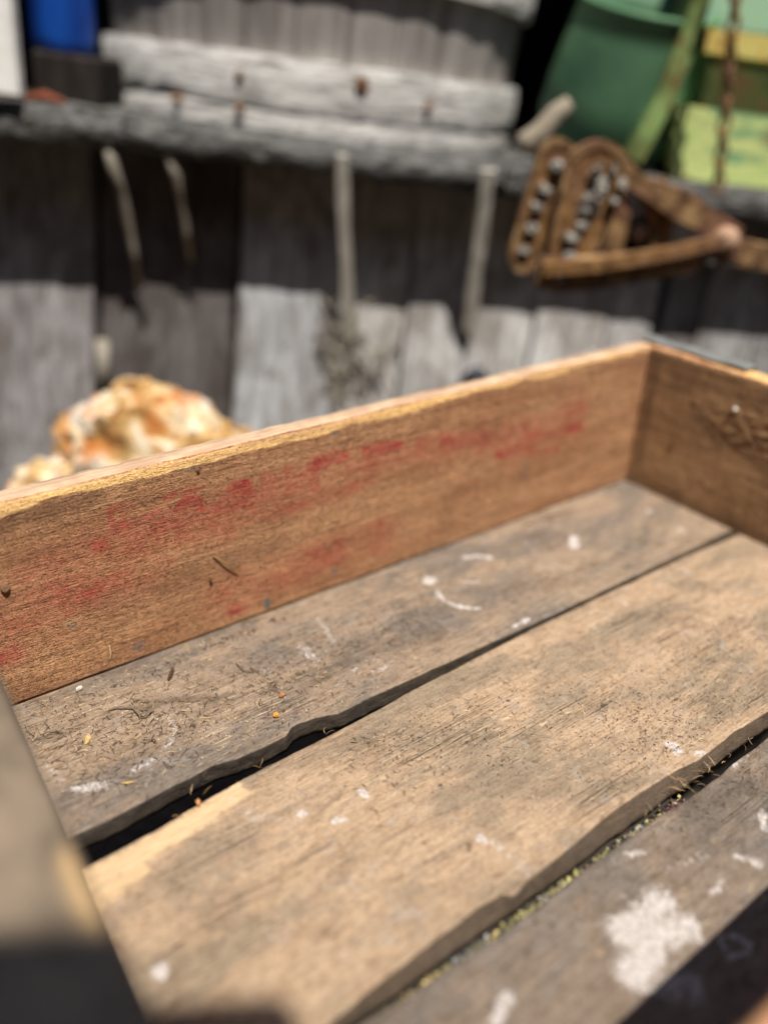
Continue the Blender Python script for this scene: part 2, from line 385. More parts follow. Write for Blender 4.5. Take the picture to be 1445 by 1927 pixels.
    hz = marks(X, Zg, [([W(180, 1030), W(330, 985), W(480, 935), W(640, 880), W(850, 835), W(1080, 800)], 0.011, 0.30), ([W(0, 1180), W(120, 1120), W(260, 1060)], 0.016, 0.34), ([W(0, 1240), W(30, 1225)], 0.008, 0.5),
        ([W(430, 1120), W(600, 1050), W(720, 1010)], 0.013, 0.27), ([W(520, 960), W(700, 905)], 0.006, 0.3), ([W(300, 1070), W(200, 1110)], 0.010, 0.22), ([W(960, 850), W(1090, 770)], 0.010, 0.3), ([W(300, 1010), W(420, 1000)], 0.009, 0.3), ([W(120, 1060), W(60, 1080)], 0.01, 0.25)])
    hz = hz*1.35; R[:, :rows] = np.maximum(R[:, :rows]*(0.85+0.5*fbm(X*70, Zg*150, 5))[:, :rows], (hz*(0.9+0.9*fbm(X*45, Zg*110, 6)))[:, :rows])
    for _ in range(1):
        R[1:-1, :rows] = (R[2:, :rows]+R[:-2, :rows]+2*R[1:-1, :rows])/4
        R[:, 1:rows-1] = (R[:, 2:rows]+R[:, :rows-2]+2*R[:, 1:rows-1])/4
    blm = marks(X, Zg, [([W(502, 1130), W(503, 1138)], 0.0022, 1.2), ([W(135, 1175)], 0.004, 0.55), ([W(262, 1215)], 0.005, 0.6), ([W(625, 812), W(632, 818)], 0.003, 0.6), ([W(630, 1075)], 0.003, 0.8), ([W(365, 875), W(345, 885)], 0.003, 0.6), ([W(990, 870), W(985, 900)], 0.003, 0.5), ([W(240, 1245)], 0.004, 0.35)])
    A[:, :rows, 0] = np.where(blm[:, :rows] > 0.12, -blm[:, :rows], A[:, :rows, 0])
    A[:, rows-1:rows+2, 1] = 0.85
    A[:, rows+1, 1] = np.where(vn(xs*20, xs*0, 33) > 0.1, 0.5, 0.1); A[:, rows+2:, 1] = 0.0
    # fresh edge fades on the far right
    sgn = np.clip((-xs-0.02)/0.2, 0.35, 1)[:, None]; A[:, rows-1:rows+1, 1] *= (0.55+0.45*sgn)
    dirt_dark = marks(X, Zg, [([W(180, 1140), W(400, 1080), W(520, 1020)], 0.014, 0.5), ([W(40, 1320), W(600, 1110), W(1150, 900)], 0.012, 0.32),
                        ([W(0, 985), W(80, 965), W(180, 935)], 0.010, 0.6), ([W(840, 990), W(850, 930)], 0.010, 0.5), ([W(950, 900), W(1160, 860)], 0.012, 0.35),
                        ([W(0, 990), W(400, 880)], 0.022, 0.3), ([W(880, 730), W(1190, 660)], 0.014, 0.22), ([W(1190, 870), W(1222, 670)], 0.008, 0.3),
                        ([W(370, 885)], 0.004, 0.8), ([W(1130, 700)], 0.005, 0.5)])  # grime stains, with darker strokes along the foot and the corner
    A[:, :, 2] = np.where(inner, dirt_dark, 0.15)
    V = grid.reshape(-1, 3)
    F = []; mi = []
    for i in range(nx-1):
        b0 = i*n; b1 = b0+n
        for k in range(n-1): F.append((b0+k, b0+k+1, b1+k+1, b1+k)); mi.append(1 if k >= rows+1 and k < rows+4 else 0)
        F.append((b0+n-1, b0, b1, b1+n-1)); mi.append(0)
    F.append(tuple(range(n-1, -1, -1))); F.append(tuple((nx-1)*n+k for k in range(n))); mi += [0, 0]
    F = [tuple(reversed(f)) for f in F]
    o = mkmesh('side_panel', V, F, [M_wall, M_edge], crate, attr=A.reshape(-1, 3), smooth=True, mi=mi)
    return o
sp = side_panel(); tag(sp, 'far side panel with worn red stencil letters')
# ---- boards of the floor
def edge_fn(pts):
    pts = sorted(pts); X = np.array([p[0] for p in pts]); Y = np.array([p[1] for p in pts])
    return lambda x: np.interp(x, X, Y)
def floor_board(far, near, nearb, mat, seed, white, fresh, dark, T=0.015, x0=-0.5655, x1=-0.0006, edgedark=1.5, lip=0.0):
    xs = np.arange(x0, x1+0.0006, 0.0013); nx = len(xs)
    yf = far(xs)+0.0006*fbm(xs*60, xs*0, seed+1); yn = near(xs)+0.0006*fbm(xs*80, xs*0, seed+2, 3); yb = nearb(xs)+0.0008*fbm(xs*120, xs*0, seed+3)
    R = int(abs(np.mean(yf-yn))/0.0013); t = np.linspace(0, 1, R)
    n = 3+R+4
    G = np.zeros((nx, n, 3)); G[:, :, 0] = xs[:, None]
    G[:, 0, 1] = yf-0.001; G[:, 0, 2] = -T; G[:, 1, 1] = yf; G[:, 1, 2] = -T*0.5; G[:, 2, 1] = yf-0.0001; G[:, 2, 2] = -0.0011
    Y = (yf-0.0008)[:, None]*(1-t)+(yn+0.0006)[:, None]*t
    G[:, 3:3+R, 1] = Y
    X2 = np.broadcast_to(xs[:, None], Y.shape)
    zz = 0.0007*fbm(X2*14, Y*60, seed, 4)+0.0004*fbm(X2*60, Y*400, seed+5, 3)
    G[:, 3:3+R, 2] = zz
    for q, (a, b) in enumerate(((0.0, 0.09), (0.35, 0.4), (0.75, 0.75), (1.0, 1.0))):
        G[:, 3+R+q, 1] = yn*(1-a)+yb*a + (0.0022*fbm(xs*140, xs*0+q*3, seed+q+9, 3) if 0 < q < 3 else 0)
        G[:, 3+R+q, 2] = -T*b
    A = np.zeros((nx, n, 3)); XX = G[:, :, 0]; YY = G[:, :, 1]
    A[:, :, 0] = marks(XX, YY, white); A[:, :, 1] = marks(XX, YY, fresh); A[:, :, 2] = marks(XX, YY, dark)
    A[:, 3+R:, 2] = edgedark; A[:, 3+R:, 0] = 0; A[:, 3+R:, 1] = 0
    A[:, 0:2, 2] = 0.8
    G[:, 3:3+R, 2] += 0.0006*np.clip(A[:, 3:3+R, 0]-0.35, 0, 0.6)*(1+0.8*fbm(X2*500, Y*500, seed+30, 2))
    F = []
    for i in range(nx-1):
        b0 = i*n; b1 = b0+n
        for k in range(n-1): F.append((b0+k, b1+k, b1+k+1, b0+k+1))
        F.append((b0+n-1, b1+n-1, b1, b0))
    F.append(tuple(range(n))); F.append(tuple((nx-1)*n+k for k in range(n-1, -1, -1)))
    return mkmesh('floor_board', G.reshape(-1, 3), F, mat, crate, attr=A.reshape(-1, 3), smooth=True)
Z2 = lambda *p: [tuple(onz(a, b)[:2]) for a, b in p]
n1f = edge_fn([(-0.57, -0.1118), (-0.5346, -0.112), (-0.5064, -0.1105), (-0.4751, -0.1085), (-0.4614, -0.1115), (-0.4453, -0.1122), (-0.4309, -0.1112), (-0.425, -0.1072), (-0.4206, -0.1066), (-0.4106, -0.1078), (-0.3965, -0.113), (-0.3718, -0.1122), (-0.3097, -0.113), (-0.2184, -0.1145), (-0.124, -0.114), (0, -0.1145)])
n1b = lambda x: n1f(x)-0.0006+0.0012*vn(x*30, x*0, 3)
b1 = floor_board(lambda x: x*0+0.0165, n1f, n1b, M_b1, 11, T=0.0115,
    white=[(Z2((1078, 1012), (1080, 1028)), 0.0042, 1.15), (Z2((872, 1050), (895, 1046), (925, 1050)), 0.0032, 0.85), (Z2((806, 1093)), 0.0058, 1.2),
           (Z2((822, 1115), (835, 1130), (860, 1142), (900, 1145)), 0.0026, 0.85), (Z2((865, 1095), (905, 1097)), 0.0018, 0.7), (Z2((1280, 998)), 0.006, 0.62), (Z2((1220, 962)), 0.006, 0.6),
           (Z2((965, 1182), (992, 1165)), 0.0024, 0.85), (Z2((600, 1165), (612, 1185), (625, 1205)), 0.004, 0.55), (Z2((570, 1215), (595, 1245)), 0.005, 0.55),
           (Z2((150, 1482), (190, 1478)), 0.005, 0.72), (Z2((250, 1450), (275, 1440), (300, 1420), (322, 1395), (330, 1375), (318, 1350)), 0.0022, 0.68),
           (Z2((120, 1470), (85, 1440)), 0.004, 0.5), (Z2((700, 1235), (660, 1265), (560, 1350)), 0.0035, 0.42), (Z2((1030, 1068), (1045, 1075)), 0.002, 0.6),
           (Z2((985, 1020), (1035, 1062), (1070, 1070)), 0.0016, 0.55), (Z2((655, 1100), (800, 1085)), 0.0015, 0.4), (Z2((735, 1250), (700, 1262)), 0.003, 0.6)],
    fresh=[], dark=[(Z2((80, 1340), (400, 1280), (640, 1180)), 0.012, 0.25), (Z2((520, 1300), (700, 1230), (820, 1190)), 0.014, 0.42), (Z2((200, 1345), (330, 1320), (440, 1310)), 0.006, 0.5),
          (Z2((900, 1120), (1060, 1080), (1250, 1010)), 0.009, 0.3), (Z2((60, 1395), (110, 1378)), 0.0015, 1.0), (Z2((330, 1340), (352, 1330)), 0.004, 0.55), (Z2((1100, 1000), (960, 1010)), 0.01, 0.3),
          (Z2((40, 1335), (250, 1250), (500, 1160)), 0.004, 0.45), (Z2((600, 1330), (430, 1425)), 0.0018, 0.5), (Z2((1140, 930), (1190, 915)), 0.01, 0.35)])
tag(b1, 'grey far floor board with a splintered edge')
f2 = edge_fn([(-0.57, -0.1335), (-0.5452, -0.1321), (-0.514, -0.1300), (-0.4837, -0.1268), (-0.4513, -0.1244), (-0.4029, -0.1240), (-0.3374, -0.1205), (-0.2725, -0.1183), (-0.1881, -0.1174), (-0.0622, -0.1176), (0, -0.121)])
n2f = edge_fn([(-0.57, -0.2600), (-0.4946, -0.2584), (-0.4729, -0.2560), (-0.445, -0.2530), (-0.4118, -0.2515), (-0.3985, -0.2535), (-0.3962, -0.2595), (-0.3915, -0.2600), (-0.3861, -0.2575), (-0.3662, -0.2550), (-0.3427, -0.2518), (-0.3148, -0.2491), (-0.2945, -0.2501), (-0.2773, -0.2507), (-0.2651, -0.2521), (-0.2510, -0.2565), (-0.2386, -0.2558), (-0.214, -0.2535), (-0.1803, -0.2563), (0, -0.2565)])
n2b = edge_fn([(-0.57, -0.258), (-0.4876, -0.2573), (-0.38, -0.2588), (-0.303, -0.2600), (-0.273, -0.2617), (-0.2442, -0.2605), (-0.2142, -0.2592), (0, -0.2585)])
n2g = n2f; n2f = lambda x: -0.2578+0.55*(n2g(x)+0.2572)
n2b = lambda x: -0.2602+0.0009*vn(x*40, x*0, 5)
b2 = floor_board(f2, n2f, n2b, M_b2, 37, T=0.0112,
    white=[(Z2((1262, 1402), (1272, 1410)), 0.0042, 0.95), (Z2((1310, 1415), (1322, 1418)), 0.0036, 0.85), (Z2((630, 1546), (648, 1542)), 0.0024, 1.0), (Z2((678, 1492), (690, 1500)), 0.0026, 1.05),
           (Z2((572, 1530)), 0.0026, 0.95), (Z2((302, 1830)), 0.0032, 1.3), (Z2((902, 1575), (912, 1584)), 0.0023, 0.95), (Z2((672, 1815)), 0.003, 0.8), (Z2((925, 1580), (990, 1640)), 0.005, 0.45),
           (Z2((1180, 1138), (1165, 1130)), 0.0028, 0.6), (Z2((1280, 1070), (1295, 1078)), 0.003, 0.6), (Z2((1360, 1205), (1358, 1230)), 0.002, 0.6), (Z2((430, 1500), (470, 1530)), 0.006, 0.36),
           (Z2((1110, 1145), (1160, 1160), (1180, 1195)), 0.003, 0.38), (Z2((650, 1800)), 0.003, 0.55), (Z2((1160, 1380), (1180, 1372)), 0.002, 0.4)],
    fresh=[(Z2((180, 1650), (300, 1585), (400, 1520), (445, 1492)), 0.0072, 1.0), (Z2((190, 1690), (260, 1640)), 0.006, 0.8)],
    dark=[(Z2((560, 1430), (700, 1380)), 0.018, 0.42), (Z2((760, 1400), (900, 1390)), 0.016, 0.3), (Z2((600, 1700), (650, 1620)), 0.010, 0.42), (Z2((930, 1560), (990, 1640)), 0.008, 0.35), (Z2((1200, 1160), (1420, 1180)), 0.014, 0.4),
          (Z2((640, 1700), (610, 1760)), 0.008, 0.4), (Z2((850, 1440), (980, 1470)), 0.012, 0.35), (Z2((1300, 1370), (1445, 1280)), 0.012, 0.35), (Z2((430, 1760), (400, 1700)), 0.01, 0.25), (Z2((575, 1480), (620, 1540)), 0.012, 0.3),
          (Z2((876, 1590), (880, 1600)), 0.0016, 1.0), (Z2((1200, 1290), (1120, 1330)), 0.01, 0.3), (Z2((960, 1160), (1100, 1230)), 0.012, 0.25)], edgedark=1.1)
tag(b2, 'pale tan middle floor board with a gouged near edge')
f3_ = edge_fn([(-0.57, -0.262), (-0.4827, -0.2673), (-0.4448, -0.2700), (-0.3956, -0.2712), (-0.3643, -0.2696), (-0.3196, -0.2702), (-0.277, -0.2706), (-0.2363, -0.2695), (-0.2011, -0.2689), (0, -0.268)])
f3 = lambda x: f3_(x)+0.0016*np.clip((-0.27-x)/0.03, 0, 1)
c3 = lambda v: (lambda x: x*0+v)
b3 = floor_board(f3, c3(-0.3765), c3(-0.3765), M_b3, 71, T=0.0125,
    white=[(Z2((1240, 1695), (1215, 1730), (1170, 1752)), 0.0085, 0.98), (Z2((1215, 1730), (1220, 1790), (1195, 1830)), 0.0095, 1.0), (Z2((1240, 1760), (1290, 1745)), 0.0085, 0.92), (Z2((1180, 1610), (1210, 1605)), 0.0026, 0.85),
           (Z2((930, 1925), (955, 1880)), 0.0034, 1.05), (Z2((1340, 1680), (1360, 1655)), 0.003, 0.75), (Z2((1250, 1640), (1330, 1605)), 0.003, 0.5), (Z2((1390, 1615), (1430, 1625)), 0.004, 0.7), (Z2((1435, 1530), (1440, 1560)), 0.003, 0.8),
           (Z2((1355, 1765), (1380, 1755), (1410, 1775), (1400, 1800), (1365, 1795), (1355, 1770)), 0.0022, 0.8), (Z2((1200, 1840), (1300, 1860)), 0.010, 0.6), (Z2((1175, 1685)), 0.002, 0.6), (Z2((1370, 1445), (1400, 1420)), 0.003, 0.6)],
    fresh=[(Z2((1130, 1795)), 0.003, 0.45)],
    dark=[(Z2((1270, 1520), (1400, 1480)), 0.012, 0.5), (Z2((1170, 1700), (1330, 1650)), 0.02, 0.3), (Z2((790, 1927), (830, 1850)), 0.0016, 0.5), (Z2((1020, 1660), (1240, 1560)), 0.008, 0.25)], x1=-0.0006)
tag(b3, 'grey brown near floor board with a big white splatter')

# ---- end panels (right one at x = 0, left one under the lens) and the near side panel
def end_panel(x0, x1, mat_in, mat_top, marksR, fresh, seed, y0=-0.3775, y1=-0.0006):
    ys = np.arange(y0, y1+0.0007, 0.0015); ny = len(ys); R = 84; z = np.linspace(-0.014, H-0.0016, R)
    sgn = 1 if x0 > -0.3 else -1                       # inner face at xin
    xin, xout = (x0, x1) if sgn > 0 else (x1, x0)
    n = R+5; G = np.zeros((ny, n, 3)); G[:, :, 1] = ys[:, None]
    top = H + 0.0009*fbm(ys*16, ys*0, seed)
    for j in range(R):
        G[:, j, 0] = xin + 0.0005*fbm(ys*40, z[j]*50, seed+2) + (0.0011*np.clip(fbm(ys*150, z[j]*330, 8, 5), -0.3, 1)*np.exp(-((ys+0.105)/0.045)**2-((z[j]-0.088)/0.020)**2) if sgn > 0 else 0); G[:, j, 2] = z[j]+(top-H)*(z[j] > 0)*z[j]/H
    for q, (a, b) in enumerate(((0.07, 0.0), (0.5, -0.0002), (0.93, 0.0), (1.0, 0.0016), (1.0, H+0.014))):
        G[:, R+q, 0] = xin*(1-a)+xout*a; G[:, R+q, 2] = top-b
    A = np.zeros((ny, n, 3)); Y = G[:, :, 1]; Zg = G[:, :, 2]
    A[:, :R, 2] = marks(Y, Zg, marksR)[:, :R]; A[:, R-1:, 1] = 0.0
    for (ya, yb, st, jj) in fresh: A[:, jj:, 1] = np.maximum(A[:, jj:, 1], (st*np.clip(1.5-np.abs(ys-(ya+yb)/2)/(abs(yb-ya)/2+1e-6), 0, 1))[:, None])
    F = []; mi = []
    for i in range(ny-1):
        b0 = i*n; b1_ = b0+n
        for k in range(n-1):
            F.append((b0+k, b0+k+1, b1_+k+1, b1_+k)); mi.append(1 if k >= R-1 and k < R+3 else 0)
        F.append((b0+n-1, b0, b1_, b1_+n-1)); mi.append(0)
    F.append(tuple(range(n-1, -1, -1))); F.append(tuple((ny-1)*n+k for k in range(n))); mi += [0, 0]
    if sgn < 0: F = [tuple(reversed(f)) for f in F]
    return mkmesh('end_panel', G.reshape(-1, 3), F, [mat_in, mat_top], crate, attr=A.reshape(-1, 3), smooth=True, mi=mi)
XW = lambda *p: [tuple(onx(a, b)[1:]) for a, b in p]
er = end_panel(0.0, 0.019, M_end, M_wall, [(XW((1200, 870), (1235, 680)), 0.006, 0.7), (XW((1190, 900), (1440, 1010)), 0.010, 0.6), (XW((1320, 790), (1350, 835), (1400, 800)), 0.007, 0.7), (XW((1300, 760), (1345, 800)), 0.003, 0.9), (XW((1380, 840), (1445, 830)), 0.005, 0.8), (XW((1262, 832), (1266, 838)), 0.002, 1.2),
    (XW((1380, 790), (1440, 880)), 0.012, 0.55), (XW((1290, 730), (1310, 700)), 0.006, 0.4)], [(-0.4, 0.0, 0.6, 84)], 91)
el = end_panel(-0.600, -0.5655, M_wall, M_top, [], [(-0.272, -0.226, 0.6, 84)], 95)
# trim the fresh patch of the left panel to its inner arris
me = el.data; at_ = me.color_attributes['paint']
for i, v in enumerate(me.vertices):
    c_ = at_.data[i].color
    if v.co.z > 0.1 and v.co.x < -0.5712 : at_.data[i].color = (c_[0], 0.0, c_[2], 1)
def near_panel():
    b = Mb(); xs = np.linspace(-0.600, 0.0195, 120); V = []
    for x in xs:
        t = H+0.0008*float(fbm(x*20, 0, 55)); V += [(x, -0.3782, -0.014), (x, -0.3782, t-0.0014), (x, -0.3795, t), (x, -0.394, t), (x, -0.3955, t-0.0014), (x, -0.3955, -0.014)]
    F = []
    for i in range(len(xs)-1):
        for k in range(6): F.append((i*6+k, i*6+6+k, i*6+6+(k+1) % 6, i*6+(k+1) % 6))
    F.append(tuple(range(6))); F.append(tuple(len(V)-1-k for k in range(6)))
    b.add(V, F); return b.build('side_panel', M_wall, crate)
near_panel()
# metal strap on the right end panel
M_zinc = NM('dull_zinc', 0.45, 0.5, 0.8)
zz = M_zinc.noise((60, 60, 60), 1.0, 5); M_zinc.col(M_zinc.ramp(zz, [(0.35, (0.42, 0.44, 0.45)), (0.7, (0.66, 0.68, 0.68))])); M_zinc.bump(zz, 0.001)
b = Mb(); ya = onz(1240, 632, H)[1]; yb_ = -0.088
pts = np.linspace(0.016, yb_, 30); V = []
for y in pts:
    zt = H+0.0022+0.0006*math.sin(y*140)
    V += [(0.0062, y, zt), (0.0062, y, zt+0.0009), (0.0195, y, zt+0.0016), (0.0212, y, zt+0.0002), (0.0215, y, H-0.012), (0.0203, y, H-0.012), (0.0198, y, zt-0.0006)]
n = 7; F = [(i*n+k, i*n+(k+1) % n, i*n+n+(k+1) % n, i*n+n+k) for i in range(29) for k in range(n)] + [tuple(range(n-1, -1, -1)), tuple(29*n+k for k in range(n))]
b.add(V, F); b.build('metal_strap', M_zinc, crate)
M_bp = NM('faded_blue_paint', 0.8, 0.2); M_bp.col(lin((96, 128, 140)))
# nails and the stump of wire in the far panel
M_rust = NM('rusty_iron', 0.85, 0.2)
a_ = M_rust.noise((60, 60, 60), 1.0, 6, 0.7); b_ = M_rust.noise((14, 14, 14), 1.0, 4)
c = M_rust.ramp(a_, [(0.3, (0.055, 0.03, 0.018)), (0.5, (0.22, 0.11, 0.04)), (0.72, (0.42, 0.25, 0.10))])
c = M_rust.mix(M_rust.rng(b_, 0.5, 0.66, 0, 0.7), c, (0.16, 0.085, 0.06)); M_rust.col(c); M_rust.bump(a_, 0.004)
def nail(x, y, z, d, r=0.0022, l=0.0018):
    d = Vector(d).normalized(); p = Vector((x, y, z)); b = Mb()
    b.tube([p-d*0.004, p+d*l*0.3, p+d*l*0.35, p+d*l, p+d*l*1.05], [r*0.4, r*0.4, r, r*0.95, r*0.5], 10)
    return b.build('nail', M_rust, crate)
q = ony(8, 1106); nail(q[0], 0, q[2], (0.3, -1, 0.4), 0.0026, 0.0018)
q = ony(372, 885); nail(q[0], 0, q[2], (0, -1, 0), 0.0011, 0.0012)
q = ony(395, 1091); nail(q[0], 0, q[2], (0.2, -1, 0.3), 0.0012, 0.0022)
q = onx(1266, 834); nail(0, q[1], q[2], (-1, 0, 0), 0.0020, 0.001)
M_white = NM('white_speck', 0.8, 0.2); M_white.col((0.75, 0.73, 0.7)); 
q = onx(1383, 770); b = Mb(); b.tube([(0.001, q[1], q[2]), (-0.0015, q[1], q[2]), (-0.0022, q[1], q[2])], [0.0019, 0.0016, 0.0007], 9); b.build('paint_blob', M_white, crate)

# ================================================================ DEBRIS IN THE CRATE
rnd = random.Random(4)
M_fib = NM('plant_fibres', 0.9, 0.1); cc, _ = M_fib.attr('paint'); M_fib.col(cc)
def strand(b, p, ang, L, r, col_, lift, curl):
    pts = []; n = 4; x, y = 0.0, 0.0; a = ang
    for i in range(n+1):
        t = i/n; pts.append((p[0]+x, p[1]+y, p[2]+r*0.6+lift*math.sin(math.pi*min(1, t*1.1))*0.8+ (lift*0.5*t)))
        x += math.cos(a)*L/n; y += math.sin(a)*L/n; a += curl/n
    b.tube(pts, [r*0.6, r, r, r*0.8, r*0.3], 3, a=col_, cap=False)
def scatter(b, regions, pal, zf=0.0008):
    for (px0, py0, px1, py1, n, L, wd) in regions:
        cl_ = [(rnd.random(), rnd.gauss(0, 1), rnd.gauss(0, 1)) for _ in range(max(3, n//22))]
        for _ in range(n):
            if rnd.random() < 0.25: continue
            cq = rnd.choice(cl_); t = rnd.random() if rnd.random() < 0.45 else min(1, max(0, cq[0]+rnd.gauss(0, 0.05))); px = px0+(px1-px0)*t; py = py0+(py1-py0)*t
            s = rnd.gauss(0, 1); px += s*wd*0.5+rnd.uniform(-wd, wd)*0.5; py += rnd.gauss(0, 1)*wd*0.5
            P = onz(px, py)
            if not (-0.563 < P[0] < -0.01): continue
            y = P[1]
            if not (-0.108 < y < -0.003 or -0.249 < y < -0.136 or -0.372 < y < -0.274): continue
            strand(b, (P[0], P[1], zf*rnd.random()+0.0001), rnd.uniform(0, 6.28), L*rnd.uniform(0.2, 1.0), rnd.uniform(0.00010, 0.00021), rnd.choice(pal), rnd.uniform(0, 0.0009), rnd.gauss(0, 0.5))
dk = [lin(c_) for c_ in ((58, 46, 38), (76, 60, 48), (44, 36, 32), (98, 78, 60))]
st = [lin(c_) for c_ in ((205, 175, 120), (186, 150, 98), (160, 132, 98), (222, 196, 150), (150, 128, 110))]
b = Mb()
scatter(b, [(80, 1400, 330, 1330, 420, 0.0058, 75), (180, 1440, 620, 1250, 420, 0.0052, 80), (420, 1300, 820, 1160, 650, 0.0042, 65), (700, 1180, 1000, 1090, 160, 0.0035, 45),
            (1080, 1330, 1420, 1330, 480, 0.0030, 70), (1250, 1250, 1440, 1180, 260, 0.003, 60), (640, 1420, 1000, 1370, 260, 0.0038, 75), (820, 1290, 1100, 1250, 130, 0.003, 70),
            (1150, 1420, 1320, 1380, 130, 0.0034, 35), (1240, 1560, 1440, 1440, 180, 0.0034, 50), (130, 1330, 560, 1150, 200, 0.005, 9), (60, 1350, 200, 1480, 90, 0.007, 40), (700, 1500, 1000, 1430, 60, 0.004, 90)], dk)
tag(b.build('dark_fibre_litter', M_fib), 'short dark plant fibres littering the crate floor boards', 'fibres', kind='stuff')
b = Mb()
scatter(b, [(80, 1400, 400, 1330, 130, 0.0065, 90), (200, 1440, 700, 1250, 110, 0.0055, 100), (60, 1340, 520, 1160, 110, 0.006, 9), (950, 1380, 1240, 1330, 90, 0.0034, 70), (640, 1380, 860, 1330, 50, 0.004, 50), (1100, 1300, 1400, 1260, 70, 0.003, 80), (900, 1330, 1300, 1150, 60, 0.003, 60)], st)
# tangles of straw in the gap
for (px, py, n) in ((1290, 1480, 12), (1330, 1455, 14), (1250, 1500, 5), (1400, 1400, 4), (500, 1440, 4), (345, 1520, 3), (620, 1385, 4)):
    P0 = onz(px, py, -0.004)
    for _ in range(n): strand(b, (P0[0]+rnd.gauss(0, 0.008), P0[1]+rnd.gauss(0, 0.0016), -0.006+rnd.uniform(0, 0.006)), rnd.uniform(0, 6.28), rnd.uniform(0.003, 0.008), rnd.uniform(0.00008, 0.00015), rnd.choice(st), rnd.uniform(0, 0.002), rnd.gauss(0, 1.2))
tag(b.build('straw_litter', M_fib), 'pale bits of straw scattered over the crate floor and gaps', 'straw', kind='stuff')
b = Mb()
for _ in range(2600):
    if rnd.random() < 0.6: px, py = rnd.gauss(480, 260), rnd.gauss(1330, 70)
    else: px, py = rnd.gauss(1200, 200), rnd.gauss(1340, 110)
    P = onz(px, py)
    if not (-0.560 < P[0] < -0.01 and (-0.108 < P[1] < -0.003 or -0.249 < P[1] < -0.136 or -0.372 < P[1] < -0.274)): continue
    c_ = rnd.choice(((84, 70, 58), (106, 90, 76), (120, 100, 80), (205, 190, 165), (150, 122, 90), (60, 50, 42)))
    k_ = rnd.randint(4, 5); s0 = rnd.uniform(0.00015, 0.00055); a0 = rnd.uniform(0, 6.28); V = []
    for h_, q_ in ((0, 1.0), (s0*rnd.uniform(0.5, 1.0), 0.6)):
        V += [(P[0]+math.cos(a0+i*6.283/k_)*s0*q_, P[1]+math.sin(a0+i*6.283/k_)*s0*q_, 0.0001+h_) for i in range(k_)]
    b.add(V, [tuple(range(k_-1, -1, -1)), tuple(range(k_, 2*k_))]+[(i, (i+1) % k_, k_+(i+1) % k_, k_+i) for i in range(k_)], lin(c_))
tag(b.build('dirt_crumbs', M_fib), 'fine crumbs of dirt and bark sprinkled on the crate floor', 'crumbs', kind='stuff')
# coloured flakes lying in the gap beside the near board, on a batten below it
M_dark = NM('near_black_wood', 0.95, 0.05); a_ = M_dark.noise((20, 200, 200), 1.0, 4); M_dark.col(M_dark.ramp(a_, [(0.3, (0.02, 0.018, 0.015)), (0.7, (0.06, 0.05, 0.04))])); M_dark.bump(a_, 0.002)  # near-black tone for batten, backing, deck and tub bottom
b = Mb(); b.box((-0.562, -0.2685, -0.024), (-0.272, -0.2485, -0.0165), bev=0.001); b.build('batten', M_dark, crate)
b = Mb()
def chip(b, p, s, col_, th=0.0006):
    k = rnd.randint(4, 6); a0 = rnd.uniform(0, 6.28); P = [(p[0]+math.cos(a0+i*6.283/k)*s*rnd.uniform(0.6, 1.2), p[1]+math.sin(a0+i*6.283/k)*s*rnd.uniform(0.5, 1.0)) for i in range(k)]
    tx, ty = rnd.uniform(-0.8, 0.8), rnd.uniform(-0.8, 0.8)
    V = [(x, y, p[2]+(x-p[0])*tx+(y-p[1])*ty+dz) for dz in (0, th) for x, y in P]
    b.add(V, [tuple(range(k-1, -1, -1)), tuple(range(k, 2*k))]+[(i, (i+1) % k, k+(i+1) % k, k+i) for i in range(k)], col_)
seg = [(690, 1905, (190, 175, 80)), (760, 1850, (215, 170, 80)), (800, 1820, (220, 175, 90)), (840, 1795, (150, 150, 140)), (880, 1765, (165, 165, 160)), (905, 1745, (225, 185, 80)), (935, 1725, (215, 205, 105)), (965, 1705, (200, 195, 110)),
       (1000, 1682, (170, 160, 140)), (1030, 1660, (225, 205, 130)), (1065, 1635, (210, 205, 80)), (1090, 1620, (115, 70, 80)), (1110, 1605, (190, 180, 90)), (1135, 1585, (90, 92, 90)), (1160, 1570, (225, 200, 150)), (1180, 1555, (130, 145, 165)),
       (1200, 1545, (205, 185, 80)), (1225, 1525, (120, 60, 72)), (1250, 1510, (150, 75, 85)), (1262, 1500, (200, 170, 150))]
sx = [onz(a, b_, -0.018)[0] for a, b_, c_ in seg]
for i in range(2600):
    x = rnd.uniform(-0.49, sx[-1]); k = int(np.argmin([abs(x-v+rnd.gauss(0, 0.003)) for v in sx])); c_ = seg[k][2]
    j = rnd.uniform(0.45, 1.0); gy = sum(c_)/3; c_ = tuple(v*0.58+gy*0.42 for v in c_); cl = lin(tuple(min(255, v*j) for v in c_))
    if rnd.random() < 0.3: cl = lin(tuple(v*j for v in (222, 205, 140)))
    if rnd.random() < 0.12: cl = lin((60, 55, 50))
    chip(b, (x, rnd.uniform(-0.2680, -0.2612), -0.0162+rnd.uniform(0, 0.0036)), rnd.uniform(0.0005, 0.0013), cl)
tag(b.build('paint_flakes', M_fib), 'crumbled yellow, maroon and grey flakes filling the floor gap', 'flakes', kind='stuff')
